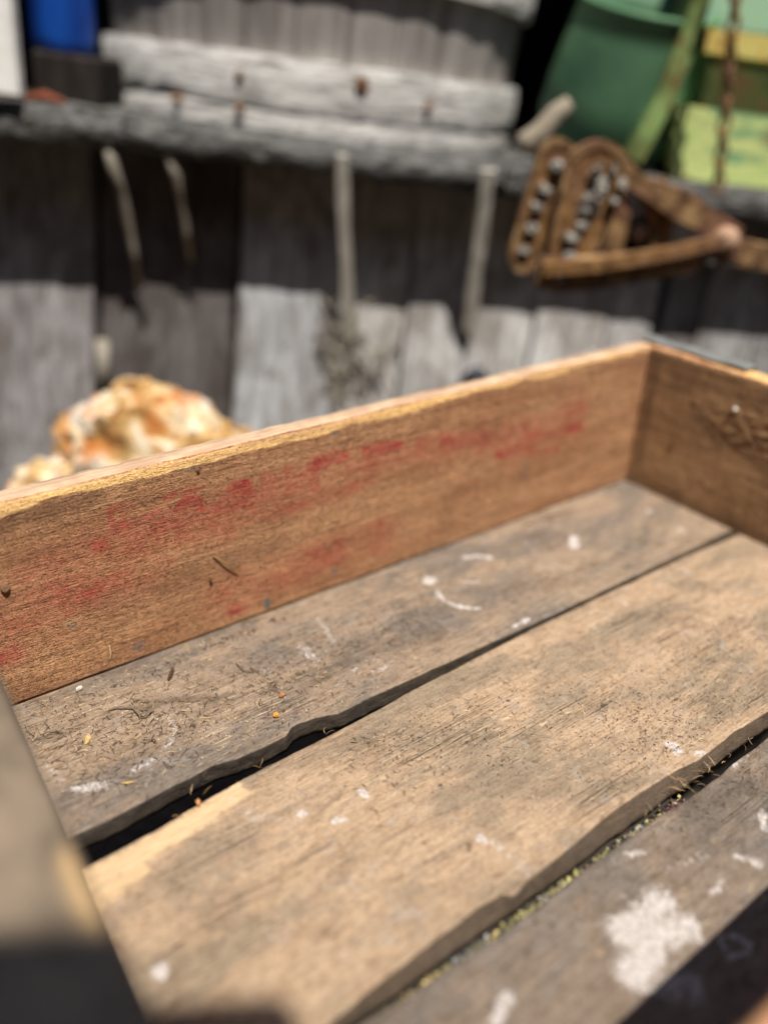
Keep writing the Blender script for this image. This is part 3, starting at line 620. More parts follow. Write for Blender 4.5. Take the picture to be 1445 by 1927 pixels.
# single bits big enough to pick up
def bit(name, label, cat, px, py, s, col_, asp=1.0, ang=0.0, th=0.0012, seed=0, group=None):
    P = onz(px, py, 0.001); r = random.Random(seed); b = Mb(); n = 9; V = []
    ca, sa = math.cos(ang), math.sin(ang)
    R_ = [r.uniform(0.65, 1.1) for _ in range(n)]
    for lv, sc_ in ((0.0, 0.8), (0.4, 1.0), (0.8, 0.9), (1.0, 0.5)):
        for i in range(n):
            a = i*6.283/n; x = math.cos(a)*s*R_[i]*sc_; y = math.sin(a)*s*asp*R_[i]*sc_
            V.append((x*ca-y*sa, x*sa+y*ca, th*lv+0.3*th*r.random()))
    F = [(k*n+i, k*n+(i+1) % n, (k+1)*n+(i+1) % n, (k+1)*n+i) for k in range(3) for i in range(n)]+[tuple(range(n-1, -1, -1)), tuple(3*n+i for i in range(n))]
    k = NM(name+'_colour', 0.85, 0.15); nn = k.noise((900, 900, 900), 1.0, 4); k.col(k.mix(k.rng(nn, 0.35, 0.65), col_, tuple(v*0.6 for v in col_))); k.bump(nn, 0.0008)
    b.add(V, F); o = b.build(name, k, M=Matrix.Translation((P[0], P[1], 0.0004))); return tag(o, label, cat, group)
bit('wood_chip', 'pale yellow wood chip on the grey board near the left end panel', 'wood chip', 166, 1391, 0.0048, lin((225, 190, 125)), 0.36, 0.95, 0.0016, 1)
bit('dry_leaf', 'curled dark brown leaf scrap on the grey board under the stencilled panel', 'leaf', 322, 1270, 0.0058, lin((92, 66, 52)), 0.3, 0.9, 0.0022, 2)
bit('lichen_crumb', 'bright orange crumb just above the splintered notch of the grey board', 'crumb', 520, 1347, 0.0023, lin((240, 170, 70)), 0.8, 0.3, 0.0022, 3)
bit('lichen_crumb', 'rusty orange crumb behind the bright orange one on the grey board', 'crumb', 530, 1309, 0.0026, lin((190, 130, 80)), 0.6, 0.1, 0.0018, 4)
bit('white_crumb', 'small white crumb tucked against the foot of the stencilled panel', 'crumb', 150, 1297, 0.0022, lin((225, 220, 210)), 0.6, 0.4, 0.002, 5)
bit('wood_chip', 'thin straw coloured splinter near the gap, left of the splintered notch', 'wood chip', 240, 1473, 0.0042, lin((200, 170, 115)), 0.2, -0.5, 0.001, 6)
bit('wood_chip', 'orange splinter tuft on the pale fresh edge of the tan board', 'wood chip', 374, 1513, 0.0022, lin((225, 165, 115)), 0.7, 1.2, 0.003, 7)
def twig(name, label, pts, r, col_):
    b = Mb(); b.tube(pts, [r*(1-0.5*i/len(pts)) for i in range(len(pts))], 5)
    k = NM(name+'_bark', 0.9, 0.1); k.col(col_); o = b.build(name, k); return tag(o, label, 'twig')
WP = lambda px, py, o=0.001: tuple(np.array([ony(px, py)[0], -o, ony(px, py)[2]]))
twig('twig', 'tiny forked dry twig clinging to the stencilled panel', [WP(401, 1046, .0004), WP(414, 1052, .002), WP(426, 1058, .003), WP(436, 1068, .002), WP(448, 1082, .0004)], 0.0006, lin((150, 120, 80)))
twig('straw_piece', 'short straw standing upright against the foot of the panel', [WP(206, 1214, .0006), WP(208, 1228, .0012), WP(207, 1238, .0008)], 0.00035, lin((225, 200, 150)))
twig('twig', 'thin curved stalk lying on the grey board below the blue fleck', [tuple(onz(445, 1248, .001)), tuple(onz(458, 1262, .002)), tuple(onz(478, 1264, .002)), tuple(onz(470, 1255, .002)), tuple(onz(490, 1268, .001))], 0.0004, lin((110, 88, 62)))
twig('root_hair', 'knotted grey rootlet on the grey board beside the pale chip', [tuple(onz(px, py, z)) for px, py, z in ((205, 1336, .001), (225, 1330, .003), (250, 1332, .002), (262, 1345, .004), (280, 1340, .003), (290, 1332, .004), (276, 1348, .002), (262, 1352, .001))], 0.0006, lin((120, 105, 92)))

# ---- sleepers that carry the crate, and an unseen post added to cast the phone's shadow
M_old = NM('weathered_grey_timber', 0.92, 0.08)
a_ = M_old.noise((60, 60, 6), 1.0, 5, 0.65, 0.3); M_old.col(M_old.ramp(a_, [(0.3, (0.08, 0.07, 0.06)), (0.7, (0.26, 0.24, 0.22))])); M_old.bump(a_, 0.006)
for x in (-0.586, -0.015):
    b = Mb(); b.box((-0.029, -0.21, 0), (0.029, 0.21, 0.2195), bev=0.004)
    o = b.build('timber_block', M_old, M=Matrix.Translation((x, -0.19, GZ-0.0)))
    tag(o, 'squared timber block carrying the %s end of the crate' % ('left' if x < -0.3 else 'right'), 'timber', 'timber blocks under the crate')
b = Mb(); b.box((-0.05, -0.05, 0), (0.05, 0.05, 1.765), bev=0.006)
post = b.build('shadow_post', M_old, M=Matrix.Translation((-0.721, -0.898, GZ)) @ Matrix.Rotation(-0.55, 4, 'Z'))
tag(post, 'tall square weathered post in the yard a step back from the crate', 'post')

# ================================================================ SHED WALL, SHELF
M_pl = NM('silver_grey_planks', 0.9, 0.1)
_pc, ch = M_pl.attr('paint')
g1 = M_pl.noise((90, 5, 90), 1.0, 6, 0.65, 0.6); g2 = M_pl.noise((14, 7, 14), 1.0, 5, 0.6, 0.8); g3 = M_pl.noise((260, 18, 260), 1.0, 4, 0.7)
c = M_pl.mix(M_pl.rng(g1, 0.3, 0.72), M_pl.mix(1.0, _pc, (1.15, 1.15, 1.15), 'MULTIPLY'), M_pl.mix(1.0, _pc, (0.5, 0.48, 0.47), 'MULTIPLY'))
g5 = M_pl.noise((26, 11, 26), 1.0, 5, 0.7, 1.5, loc=(3, 3, 3)); c = M_pl.mix(M_pl.rng(g5, 0.52, 0.64, 0, 0.6), c, M_pl.mix(1.0, _pc, (0.4, 0.34, 0.29), 'MULTIPLY'))
c = M_pl.mix(M_pl.rng(g2, 0.48, 0.66, 0, 0.8), c, M_pl.mix(1.0, _pc, (0.45, 0.4, 0.37), 'MULTIPLY'))
c = M_pl.mix(M_pl.rng(g3, 0.5, 0.8, 0, 0.5), c, (0.06, 0.055, 0.05))
M_pl.col(c); M_pl.bump(g1, 0.006); M_pl.bump(g3, 0.003)
fence = empty('plank_wall', MB); tag(fence, 'low wall of upright silver grey planks under the shelf', 'wall')
vt = B(600, 330, -0.062)[1]; vb = -0.62
planks = [  # left px, right px (read at py 600), w of the face, albedo, brightness
    (-260, -10, -0.062, (0.32, 0.31, 0.31)), (-8, 176, -0.060, (0.36, 0.345, 0.345)), (192, 436, -0.066, (0.17, 0.155, 0.15)), (446, 632, -0.058, (0.54, 0.55, 0.56)),
    (636, 762, -0.062, (0.58, 0.56, 0.53)), (766, 882, -0.056, (0.58, 0.57, 0.55)), (886, 1008, -0.062, (0.62, 0.61, 0.59)), (1012, 1148, -0.058, (0.68, 0.67, 0.65)),
    (1151, 1234, -0.060, (0.58, 0.57, 0.56)), (1252, 1325, -0.068, (0.30, 0.29, 0.29)), (1329, 1440, -0.061, (0.44, 0.43, 0.43)), (1444, 1600, -0.060, (0.4, 0.39, 0.39)), (1604, 1800, -0.062, (0.4, 0.39, 0.39))]
b = Mb()
for k, (p0, p1, ww, al) in enumerate(planks):
    u0 = B(p0, 600, ww)[0]; u1 = B(p1, 600, ww)[0]; nseg = 50; vs = np.linspace(vb, vt, nseg); tl = 0.02*float(_h(np.array(k), np.array(3), 5)-0.5)
    V = []; A = []
    for v in vs:
        e0 = u0+0.0016*float(fbm(v*25, 0, k))+tl*(v+0.2); e1 = u1+0.0016*float(fbm(v*25, 0, k+50))+tl*(v+0.2)
        nn = 7; row = []
        for q in range(nn):
            t = q/(nn-1); lz = 0.16*(vt-v)-0.033; row.append((e0+(e1-e0)*t, v, lz+ww+0.0010*float(fbm(t*3+k, v*8, k+20))+0.0010*math.sin(math.pi*t)))
        row += [(e1+0.0005, v, lz+ww-0.018), (e0-0.0005, v, lz+ww-0.018)]; V += row
    n = 9; F = [(i*n+q, i*n+(q+1) % n, i*n+n+(q+1) % n, i*n+n+q) for i in range(nseg-1) for q in range(n)]+[tuple(range(n-1, -1, -1)), tuple((nseg-1)*n+q for q in range(n))]
    b.add(V, F, al)
b.build('planks', M_pl, fence, smooth=False)
b = Mb(); ua_, ub_ = B(-260, 600, -.08)[0], B(1780, 600, -.08)[0]; b.add([(u_, v_, w_+(-0.119+0.16*(vt-v_))) for w_ in (0, -0.02) for u_, v_ in ((ua_, vb), (ub_, vb), (ub_, vt), (ua_, vt))], [(0, 1, 2, 3), (7, 6, 5, 4), (0, 4, 5, 1), (1, 5, 6, 2), (2, 6, 7, 3), (3, 7, 4, 0)]); b.build('backing_board', M_dark, fence)

M_db = NM('dark_brown_block', 0.9, 0.1); g1 = M_db.noise((40, 10, 40), 1.0, 5); M_db.col(M_db.ramp(g1, [(0.3, (0.012, 0.01, 0.009)), (0.7, (0.05, 0.04, 0.035))]))
# battens nailed in front, under the shelf
M_bat = NM('pale_batten_wood', 0.85, 0.1); g1 = M_bat.noise((120, 8, 120), 1.0, 5); M_bat.col(M_bat.ramp(g1, [(0.3, (0.44, 0.42, 0.36)), (0.7, (0.62, 0.58, 0.50))])); M_bat.bump(g1, 0.003)
def stick(name, label, cat, p0, p1, w0, w1, wid, mat, th=0.010, group=None):
    A_ = Vector(B(*p0, w0)); C_ = Vector(B(*p1, w1)); d = (C_-A_); L_ = d.length; d.normalize(); s_ = d.cross(Vector((0, 0, 1))).normalized(); t_ = s_.cross(d)
    n = 16; V = []
    for i in range(n):
        t = i/(n-1); c_ = A_+d*L_*t+s_*0.002*float(fbm(t*4, 0, int(p0[0])))
        h = wid/2*(1+0.25*float(fbm(t*7, 3, int(p0[0]))))
        V += [c_-s_*h-t_*th/2, c_-s_*h*0.9+t_*th/2, c_+s_*h*0.9+t_*th/2, c_+s_*h-t_*th/2]
    F = [(i*4+k, i*4+(k+1) % 4, i*4+4+(k+1) % 4, i*4+4+k) for i in range(n-1) for k in range(4)]+[(3, 2, 1, 0), tuple((n-1)*4+k for k in range(4))]
    o0 = Vector(V[0]); mb_ = Mb(); mb_.add([Vector(v)-o0 for v in V], F); o = mb_.build(name, mat, M=MB @ Matrix.Translation(o0)); return tag(o, label, cat, group)
stick('batten', 'pale upright batten below the shelf, right of the widest lit plank', 'batten', (643, 290), (655, 640), -0.001, -0.052, 0.015, M_bat, th=0.013, group='battens below the shelf')
stick('batten', 'pale upright batten below the shelf just left of the rusty bracket', 'batten', (918, 318), (882, 620), -0.002, -0.052, 0.018, M_bat, th=0.013, group='battens below the shelf')
M_twig = NM('grey_dry_stem', 0.9, 0.1); g1 = M_twig.noise((50, 50, 50), 1.0, 4); M_twig.col(M_twig.ramp(g1, [(0.3, (0.2, 0.175, 0.14)), (0.7, (0.42, 0.38, 0.31))]))
def stem(label, P, r):
    b = Mb(); pts = [Vector(B(px, py, ww)) for px, py, ww in P]; o0 = pts[0].copy(); b.tube([p-o0 for p in pts], r, 7)
    return tag(b.build('dry_twig', M_twig, M=MB @ Matrix.Translation(o0), smooth=True), label, 'stem', 'dry stems leaning on the plank wall')
stem('knobbly pale dry stem hanging from the shelf left of the others', [(198, 245, -0.004), (212, 310, 0.002), (228, 350, -0.01), (240, 410, -0.022), (252, 470, -0.034), (266, 545, -0.042)], [0.006, 0.0072, 0.0052, 0.0058, 0.0042, 0.0038])
stem('thinner brown dry stem under the shelf, right of the knobbly one', [(312, 275, -0.010), (332, 330, -0.015), (340, 370, -0.028), (350, 430, -0.038), (360, 490, -0.046)], [0.004, 0.0065, 0.0045, 0.005, 0.003])
stem('short pale stem end standing in the dark gap above the rock', [(192, 640, -0.035), (195, 690, -0.035), (193, 740, -0.034)], [0.009, 0.0095, 0.008])
# dry weed in front of the lit planks
b = Mb(); r = random.Random(9)
for i in range(15):
    x = r.uniform(620, 740); y0 = r.uniform(700, 800); p = [Vector(B(x+r.uniform(-12, 12)*k, y0-(y0-r.uniform(560, 640))*k/3, -0.045+0.01*r.random())) for k in range(4)]
    b.tube(p, [0.0024, 0.002, 0.0016, 0.001], 4)
    for _ in range(3):
        q = p[r.randint(1, 3)]; b.tube([q, q+Vector((r.uniform(-.015, .015), r.uniform(0, .02), r.uniform(0, .008)))], [0.0032, 0.001], 4)
tag(b.build('dry_weed', M_twig, M=MB), 'clump of brown dry weed against the planks behind the crate', 'weed')
# dark rounded lump on the planks
b = Mb(); c0 = Vector(B(897, 703, -0.05)); pr = [(0.0, 0.001), (0.010, 0.0), (0.016, 0.003), (0.019, 0.009), (0.0185, 0.018), (0.015, 0.024), (0.0, 0.026)]
V = []; n = 20
for rr, zz_ in pr: V += [(rr*math.cos(6.283*i/n), rr*math.sin(6.283*i/n)*1.15, 0.026-zz_) for i in range(n)]
F = [(k*n+i, k*n+(i+1) % n, (k+1)*n+(i+1) % n, (k+1)*n+i) for k in range(len(pr)-1) for i in range(n)]
b.add(V, F); M_blk = NM('near_black', 0.5, 0.4); M_blk.col((0.03, 0.032, 0.04))
tag(b.build('dark_lump', M_blk, M=MB @ Matrix.Translation(c0-Vector((0, 0.012, 0.012))), smooth=True), 'dark rounded knob on the planks just above the crate edge', 'lump')

# shelf: two timbers end to end, rough front edges
M_sh = NM('rough_split_timber', 0.95, 0.08)
g1 = M_sh.noise((38, 150, 150), 1.0, 6, 0.75); g2 = M_sh.noise((9, 70, 70), 1.0, 5, 0.6)
c = M_sh.ramp(g1, [(0.36, (0.025, 0.022, 0.02)), (0.5, (0.13, 0.125, 0.115)), (0.66, (0.42, 0.41, 0.39))])
c = M_sh.mix(M_sh.rng(g2, 0.45, 0.6, 0, 0.4), c, (0.26, 0.26, 0.26)); M_sh.col(c); g4 = M_sh.noise((200, 200, 200), 1.0, 4, 0.7); M_sh.bump(g1, 0.007); M_sh.bump(g4, 0.004)
def timber(name, u0, u1, top, bot, w_front, w_back, rough, seed, parent):
    us = np.arange(u0, u1, 0.004); V = []
    for u in us:
        t = top(u); bo = bot(u); h = t-bo; row = [(u, t, w_back), ]
        m_ = 8
        row.append((u, t+0.002*float(fbm(u*30, 1, seed)), w_front-0.05))
        for q in range(m_):
            a = q/(m_-1); bul = 0.006*math.sin(math.pi*a)
            row.append((u, t-h*a+0.5*rough*float(fbm(u*45, q, seed+q)), w_front+bul-0.006+rough*float(fbm(u*70, a*5, seed+3))))
        row += [(u, bo, w_front-0.03), (u, bo, w_back)]; V += row
    n = 12; F = [(i*n+q, i*n+n+q, i*n+n+(q+1) % n, i*n+(q+1) % n) for i in range(len(us)-1) for q in range(n)]+[tuple(range(n)), tuple((len(us)-1)*n+q for q in range(n-1, -1, -1))]
    b = Mb(); b.add(V, F); return b.build(name, M_sh, parent, smooth=True)
shelf = empty('timber_shelf', MB); tag(shelf, 'rough grey timber shelf with splintered front edge carrying the tub', 'shelf')
def pl(pts, ww=0.0):
    q = [B(a, b_, ww) for a, b_ in pts]; X = [v[0] for v in q]; Y = [v[1] for v in q]; return lambda u: float(np.interp(u, X, Y))
uj = B(236, 230, 0.0)[0]
timber('shelf_timber', B(-300, 200)[0], uj, pl([(-300, 188), (0, 196), (100, 194), (236, 216)], 0.012), pl([(-300, 255), (0, 268), (120, 272), (236, 282)], 0.012), 0.012, -0.33, 0.004, 3, shelf)
timber('shelf_timber', uj+0.001, B(960, 300)[0], pl([(236, 224), (460, 250), (700, 281), (960, 311)]), pl([(236, 282), (400, 303), (700, 338), (830, 356), (960, 360)]), 0.0, -0.33, 0.0028, 9, shelf)
timber('shelf_timber', B(960, 300)[0]+0.001, B(1800, 400)[0], pl([(960, 306), (1445, 362), (1800, 405)], -0.01), pl([(960, 372), (1445, 425), (1800, 470)], -0.01), -0.008, -0.33, 0.0025, 19, shelf)
b = Mb(); vv = B(600, 268)[1]; b.box((B(-300, 200)[0], vv-0.055, -0.84), (B(1850, 400)[0], vv-0.012, -0.332)); b.build('shelf_deck', M_dark, shelf)
b = Mb(); b.box((B(1000, 400, -.03)[0], B(1200, 478, -.03)[1], -0.112), (B(1800, 400, -.03)[0], B(1200, 400, -.03)[1], -0.076), bev=0.003)
tag(b.build('wall_rail', M_old, M=MB), 'grey rail under the right end of the shelf behind the rusty bracket', 'rail')

# dark interior of the shed behind the shelf, unseen cover added above to shade it
M_in = NM('shade_black_boards', 0.95, 0.05); g1 = M_in.noise((60, 4, 60), 1.0, 4); M_in.col(M_in.ramp(g1, [(0.3, (0.006, 0.006, 0.006)), (0.75, (0.03, 0.027, 0.024))])); M_in.bump(g1, 0.004)  # near-black boards: the interior's shade is put into the colour
shed = empty('shed', MB); tag(shed, 'dark open shed with shade-coloured back boards behind the tub', 'shed')
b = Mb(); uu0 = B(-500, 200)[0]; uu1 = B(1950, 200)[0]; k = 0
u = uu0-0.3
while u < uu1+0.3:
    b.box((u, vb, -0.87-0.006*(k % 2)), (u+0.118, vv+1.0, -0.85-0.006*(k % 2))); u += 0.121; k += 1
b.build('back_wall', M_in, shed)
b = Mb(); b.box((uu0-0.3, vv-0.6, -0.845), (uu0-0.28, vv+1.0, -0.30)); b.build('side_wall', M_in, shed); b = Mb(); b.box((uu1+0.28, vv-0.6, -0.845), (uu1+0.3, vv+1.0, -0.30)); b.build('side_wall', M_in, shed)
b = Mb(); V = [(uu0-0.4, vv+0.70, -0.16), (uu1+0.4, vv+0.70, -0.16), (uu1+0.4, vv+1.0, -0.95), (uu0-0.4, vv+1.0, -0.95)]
V += [(x, y+0.02, z) for x, y, z in V]; b.add(V, [(0, 1, 2, 3), (7, 6, 5, 4), (0, 4, 5, 1), (1, 5, 6, 2), (2, 6, 7, 3), (3, 7, 4, 0)]); b.build('added_roof', M_in, shed)

# ================================================================ WOODEN TUB
RT = 0.292; tub_bot = B(590, 262, 0.0)
cu = B(588, 200, -0.3)[0]; cv = B(560, 251, 0.0)[1]-0.015; cw_ = -0.012-RT-0.016
MT = MB @ Matrix.Translation((cu, cv, cw_))
tub = empty('wooden_tub', MT); tag(tub, 'large round grey wooden tub with pale wooden hoops on the shelf', 'tub')
M_st = NM('grey_staves', 0.85, 0.12); _sc, ch = M_st.attr('paint'); g1 = M_st.noise((70, 4, 70), 1.0, 5, 0.6, 0.3)
M_st.col(M_st.mix(M_st.rng(g1, 0.3, 0.75), _sc, M_st.mix(1.0, _sc, (0.55, 0.53, 0.52), 'MULTIPLY'))); M_st.bump(g1, 0.004)
M_hp = NM('bleached_hoop_wood', 0.85, 0.12); g1 = M_hp.noise((18, 160, 18), 1.0, 6, 0.65, 0.8); g2 = M_hp.noise((14, 30, 14), 1.0, 5); g3 = M_hp.noise((22, 22, 22), 1.0, 2, 0.4, loc=(4, 2, 1))
c = M_hp.ramp(g1, [(0.3, (0.88, 0.86, 0.83)), (0.5, (0.74, 0.72, 0.68)), (0.66, (0.26, 0.24, 0.22))]); c = M_hp.mix(M_hp.rng(g2, 0.5, 0.7, 0, 0.6), c, (0.34, 0.33, 0.31))
M_hp.col(c); M_hp.bump(g1, 0.006)
def rT(v): return RT-0.022+0.075*v
ns = 30; r = random.Random(5); b = Mb(); hts = [0.0, 0.02, 0.1, 0.2, 0.3, 0.42]
for s_ in range(ns):
    a0 = 2*math.pi*s_/ns; a1 = 2*math.pi*(s_+1)/ns-0.006; cc_ = r.uniform(0.85, 1.12); base = (0.36*cc_, 0.335*cc_, 0.31*cc_)
    V = []
    for h_ in hts:
        for k in range(5):
            a = a0+(a1-a0)*k/4; rr = rT(h_)+0.0015*math.sin(math.pi*k/4); V.append((rr*math.sin(a), h_, rr*math.cos(a)))
        for k in range(4, -1, -1):
            a = a0+(a1-a0)*k/4; rr = rT(h_)-0.018; V.append((rr*math.sin(a), h_, rr*math.cos(a)))
    n = 10; F = [(i*n+q, i*n+(q+1) % n, i*n+n+(q+1) % n, i*n+n+q) for i in range(len(hts)-1) for q in range(n)]+[tuple(range(n-1, -1, -1)), tuple((len(hts)-1)*n+q for q in range(n))]
    b.add(V, F, base)
b.build('staves', M_st, tub)
b = Mb(); n = 48; V = [(0.99*(rT(0.015)-0.018)*math.sin(6.283*i/n), hh, 0.99*(rT(0.015)-0.018)*math.cos(6.283*i/n)) for hh in (0.008, 0.024) for i in range(n)]
b.add(V, [tuple(range(n)), tuple(range(2*n-1, n-1, -1))]+[(i, n+i, n+(i+1) % n, (i+1) % n) for i in range(n)]); b.build('tub_bottom', M_dark, tub)
def hoop(v0, v1, off, th, a_from, a_to, seed):
    n = 160; V = []
    A_ = np.linspace(a_from, a_to, n)
    for a in A_:
        e = 0.0016*float(fbm(a*6, 0, seed)); e2 = 0.0022*float(fbm(a*5, 0, seed+1)); row = []
        for q in range(6):
            t = q/5; v = v0+e+(v1+e2-v0-e)*t; rr = rT((v0+v1)/2)+off+th*(0.86+0.16*math.sin(math.pi*t)**0.5) + 0.0014*float(fbm(a*12, t*4, seed+2))
            row.append((rr*math.sin(a), v, rr*math.cos(a)))
        rr = rT((v0+v1)/2)+off; row += [(rr*math.sin(a), v1+e2, rr*math.cos(a)), (rr*math.sin(a), v0+e, rr*math.cos(a))]; V += row
    m_ = 8; F = [(i*m_+q, i*m_+m_+q, i*m_+m_+(q+1) % m_, i*m_+(q+1) % m_) for i in range(n-1) for q in range(m_)]+[tuple(range(m_-1, -1, -1)), tuple((n-1)*m_+q for q in range(m_))]
    b = Mb(); b.add(V, F); return b.build('hoop', M_hp, tub, smooth=False)
hoop(0.008, 0.0360, 0.005, 0.013, -3.1, 3.1, 3)
hoop(0.0368, 0.090, 0.001, 0.0175, -3.12, 3.12, 7)
hoop(0.172, 0.214, 0.001, 0.009, -3.0, 3.2, 15)
for k, (px, py) in enumerate(((680, 160), (440, 142), (305, 188), (440, 205), (812, 205), (612, 245))):
    q = B(px, py, -0.0); du = q[0]-cu; hv = max(0.008, q[1]-cv); rr = rT(0.05)+0.021+(0.002 if hv > 0.031 else -0.006); a = math.asin(max(-1, min(1, du/rr))); dd = Vector((math.sin(a), 0, math.cos(a)))
    p = dd*(rr-0.002)+Vector((0, hv, 0)); b = Mb(); b.tube([p-dd*0.005, p, p+dd*0.002, p+dd*0.003], [0.0075, 0.0085, 0.007, 0.003] if k == 0 else [0.0045, 0.0055, 0.005, 0.002], 10); b.build('rivet', M_rust, tub)

# ================================================================ OTHER THINGS ON THE SHELF
# white board, far left
M_wp = NM('white_paint', 0.6, 0.3); g1 = M_wp.noise((20, 20, 20), 1.0, 4); M_wp.col(M_wp.ramp(g1, [(0.3, (0.86, 0.84, 0.78)), (0.7, (0.93, 0.92, 0.88))])); M_wp.bump(g1, 0.002)
q0 = B(-110, 0, 0.01); q1 = B(44, 186, 0.01); b = Mb(); b.box((0, 0, 0), (q1[0]-q0[0], 0.34, 0.022), bev=0.004)
tag(b.build('white_board', M_wp, M=MB @ Matrix.Translation((q0[0], q1[1], 0.0))), 'white painted board standing at the left end of the shelf', 'board')
# dark block with blue can on it
q0 = B(62, 190, -0.03); q1 = B(180, 108, -0.03); b = Mb(); b.box((0, 0, 0), (q1[0]-q0[0], q1[1]-q0[1], 0.10), bev=0.004)
tag(b.build('wood_block', M_db, M=MB @ Matrix.Translation((q0[0], q0[1], -0.135))), 'blackened wooden block carrying the blue jug', 'block')
M_bl = NM('blue_plastic', 0.35, 0.5); g1 = M_bl.noise((18, 6, 18), 1.0, 4); M_bl.col(M_bl.ramp(g1, [(0.35, lin((14, 52, 130))), (0.65, lin((24, 92, 190)))]))
jug = empty('blue_jug', MB @ Matrix.Translation((B(112, 104, -0.07)[0], B(112, 106, -0.04)[1], -0.085))); tag(jug, 'square blue plastic jug on the blackened block left of the tub', 'jug')
hw = (B(180, 80, -0.05)[0]-B(44, 80, -0.05)[0])/2
b = Mb(); pr = [(0.0, 0.86), (0.006, 0.97), (0.02, 1.0), (0.16, 1.0), (0.19, 0.9), (0.205, 0.55), (0.215, 0.5)]; V = []; n = 24
for h_, s_ in pr:
    for i in range(n):
        a = 6.283*i/n; ca, sa = math.cos(a), math.sin(a); f_ = (abs(ca)**6+abs(sa)**6)**(-1/6)
        V.append((hw*0.76*s_*(ca+sa)*f_*0.707, h_, hw*0.76*s_*(sa-ca)*f_*0.707))
F = [(k*n+i, (k+1)*n+i, (k+1)*n+(i+1) % n, k*n+(i+1) % n) for k in range(len(pr)-1) for i in range(n)]+[tuple(range(n)), tuple((len(pr)-1)*n+i for i in range(n-1, -1, -1))]
b.add(V, F); b.build('body', M_bl, jug, smooth=True)
b = Mb(); b.tube([(0.0, 0.214, 0), (0.0, 0.236, 0)], 0.016, 16); b.build('cap', M_bl, jug)
b = Mb(); qq = B(92, 188, -0.01); b.tube([(-0.02, 0.003, 0), (0, 0.007, 0.001), (0.022, 0.003, 0)], [0.003, 0.006, 0.003], 7)
M_rr = NM('red_rust', 0.9, 0.1); M_rr.col((0.22, 0.07, 0.04)); tag(b.build('rusty_scrap', M_rr, M=MB @ Matrix.Translation((qq[0], qq[1]-0.003, 0.0))), 'small red brown scrap lying on the shelf edge below the blue jug', 'scrap')

# wooden handle stub
b = Mb(); P = [B(972, 268, -0.03), B(996, 270, -0.03), B(1022, 246, -0.03), B(1048, 212, -0.03), B(1072, 192, -0.03)]; o0 = Vector(P[0]); b.tube([Vector(p)-o0 for p in P], [0.009, 0.0155, 0.0135, 0.0115, 0.008], 12)
M_hn = NM('bare_handle_wood', 0.8, 0.2); g1 = M_hn.noise((60, 60, 60), 1.0, 4); M_hn.col(M_hn.ramp(g1, [(0.3, (0.22, 0.18, 0.13)), (0.7, (0.36, 0.31, 0.24))]))
tag(b.build('branch_stub', M_hn, M=MB @ Matrix.Translation(o0), smooth=True), 'short curved bare branch stub between the tub and the green bucket', 'branch')

# green bucket lying tilted
M_gr = NM('dark_green_enamel', 0.6, 0.25); g1 = M_gr.noise((10, 10, 10), 1.0, 3); M_gr.col(M_gr.ramp(g1, [(0.35, lin((66, 102, 78))), (0.7, lin((98, 138, 100)))]))
gb = B(1175, 165, -0.16)
bk = empty('green_bucket', MB @ Matrix.Translation(gb) @ Matrix.Scale(1.16, 4) @ Matrix.Rotation(-0.02, 4, 'Z') @ Matrix.Rotation(0.25, 4, 'X')); tag(bk, 'dark green rounded bucket between the tub and the lime green machine', 'bucket')
pr = [(-0.088, 0.0), (-0.088, 0.045), (-0.080, 0.064), (-0.064, 0.078), (-0.035, 0.086), (0.0, 0.084), (0.05, 0.076), (0.074, 0.072), (0.077, 0.075), (0.081, 0.075), (0.082, 0.070), (0.05, 0.072), (0.0, 0.080), (-0.06, 0.07), (-0.078, 0.0)]
n = 40; V = [(rr*math.cos(6.283*i/n), h_, rr*math.sin(6.283*i/n)) for h_, rr in pr for i in range(n)]
F = [(k*n+i, (k+1)*n+i, (k+1)*n+(i+1) % n, k*n+(i+1) % n) for k in range(len(pr)-1) for i in range(n)]
b = Mb(); b.add(V, F); b.build('body', M_gr, bk, smooth=True)
b = Mb(); b.tube([(0.073*math.cos(a), 0.080+0.02*math.sin(a), -0.072*math.sin(a)) for a in np.linspace(0, math.pi, 18)], 0.002, 7); b.build('bail_handle', M_rust, bk)

# lime green machine
M_lg = NM('chipped_lime_paint', 0.5, 0.4); g1 = M_lg.noise((26, 26, 26), 1.0, 6, 0.7); g2 = M_lg.noise((9, 30, 9), 1.0, 4, loc=(3, 1, 2))
c = M_lg.ramp(g2, [(0.35, lin((186, 210, 128))), (0.52, lin((206, 216, 140))), (0.62, lin((120, 166, 116)))]); c = M_lg.mix(M_lg.rng(g1, 0.56, 0.64, 0, 0.85), c, (0.2, 0.1, 0.04)); M_lg.col(c); M_lg.bump(g1, 0.003)
M_og = NM('olive_green_paint', 0.5, 0.4); g1 = M_og.noise((20, 20, 20), 1.0, 6, 0.7); c = M_og.ramp(g1, [(0.35, lin((44, 54, 28))), (0.5, lin((76, 84, 44))), (0.62, lin((96, 66, 40)))]); M_og.col(c)
q0 = Vector(B(1300, 340, -0.05)); mc = empty('green_machine', MB @ Matrix.Translation(q0)); tag(mc, 'old lime green painted machine housing with rust at the right end of the shelf', 'machine')
def R0(px, py, ww): return Vector(B(px, py, ww))-q0
b = Mb(); P = [R0(1265, 335, -0.06), R0(1600, 372, -0.06), R0(1600, 240, -0.06), R0(1270, 195, -0.06)]
b.prism([(p.x, p.y) for p in P], -0.09, -0.01); o_ = b.build('lower_housing', M_lg, mc)
b = Mb(); P = [R0(1300, 200, -0.1), R0(1620, 250, -0.1), R0(1620, -140, -0.1), R0(1335, -140, -0.1)]
b.prism([(p.x, p.y) for p in P], -0.16, -0.10); b.build('upper_housing', M_og, mc)
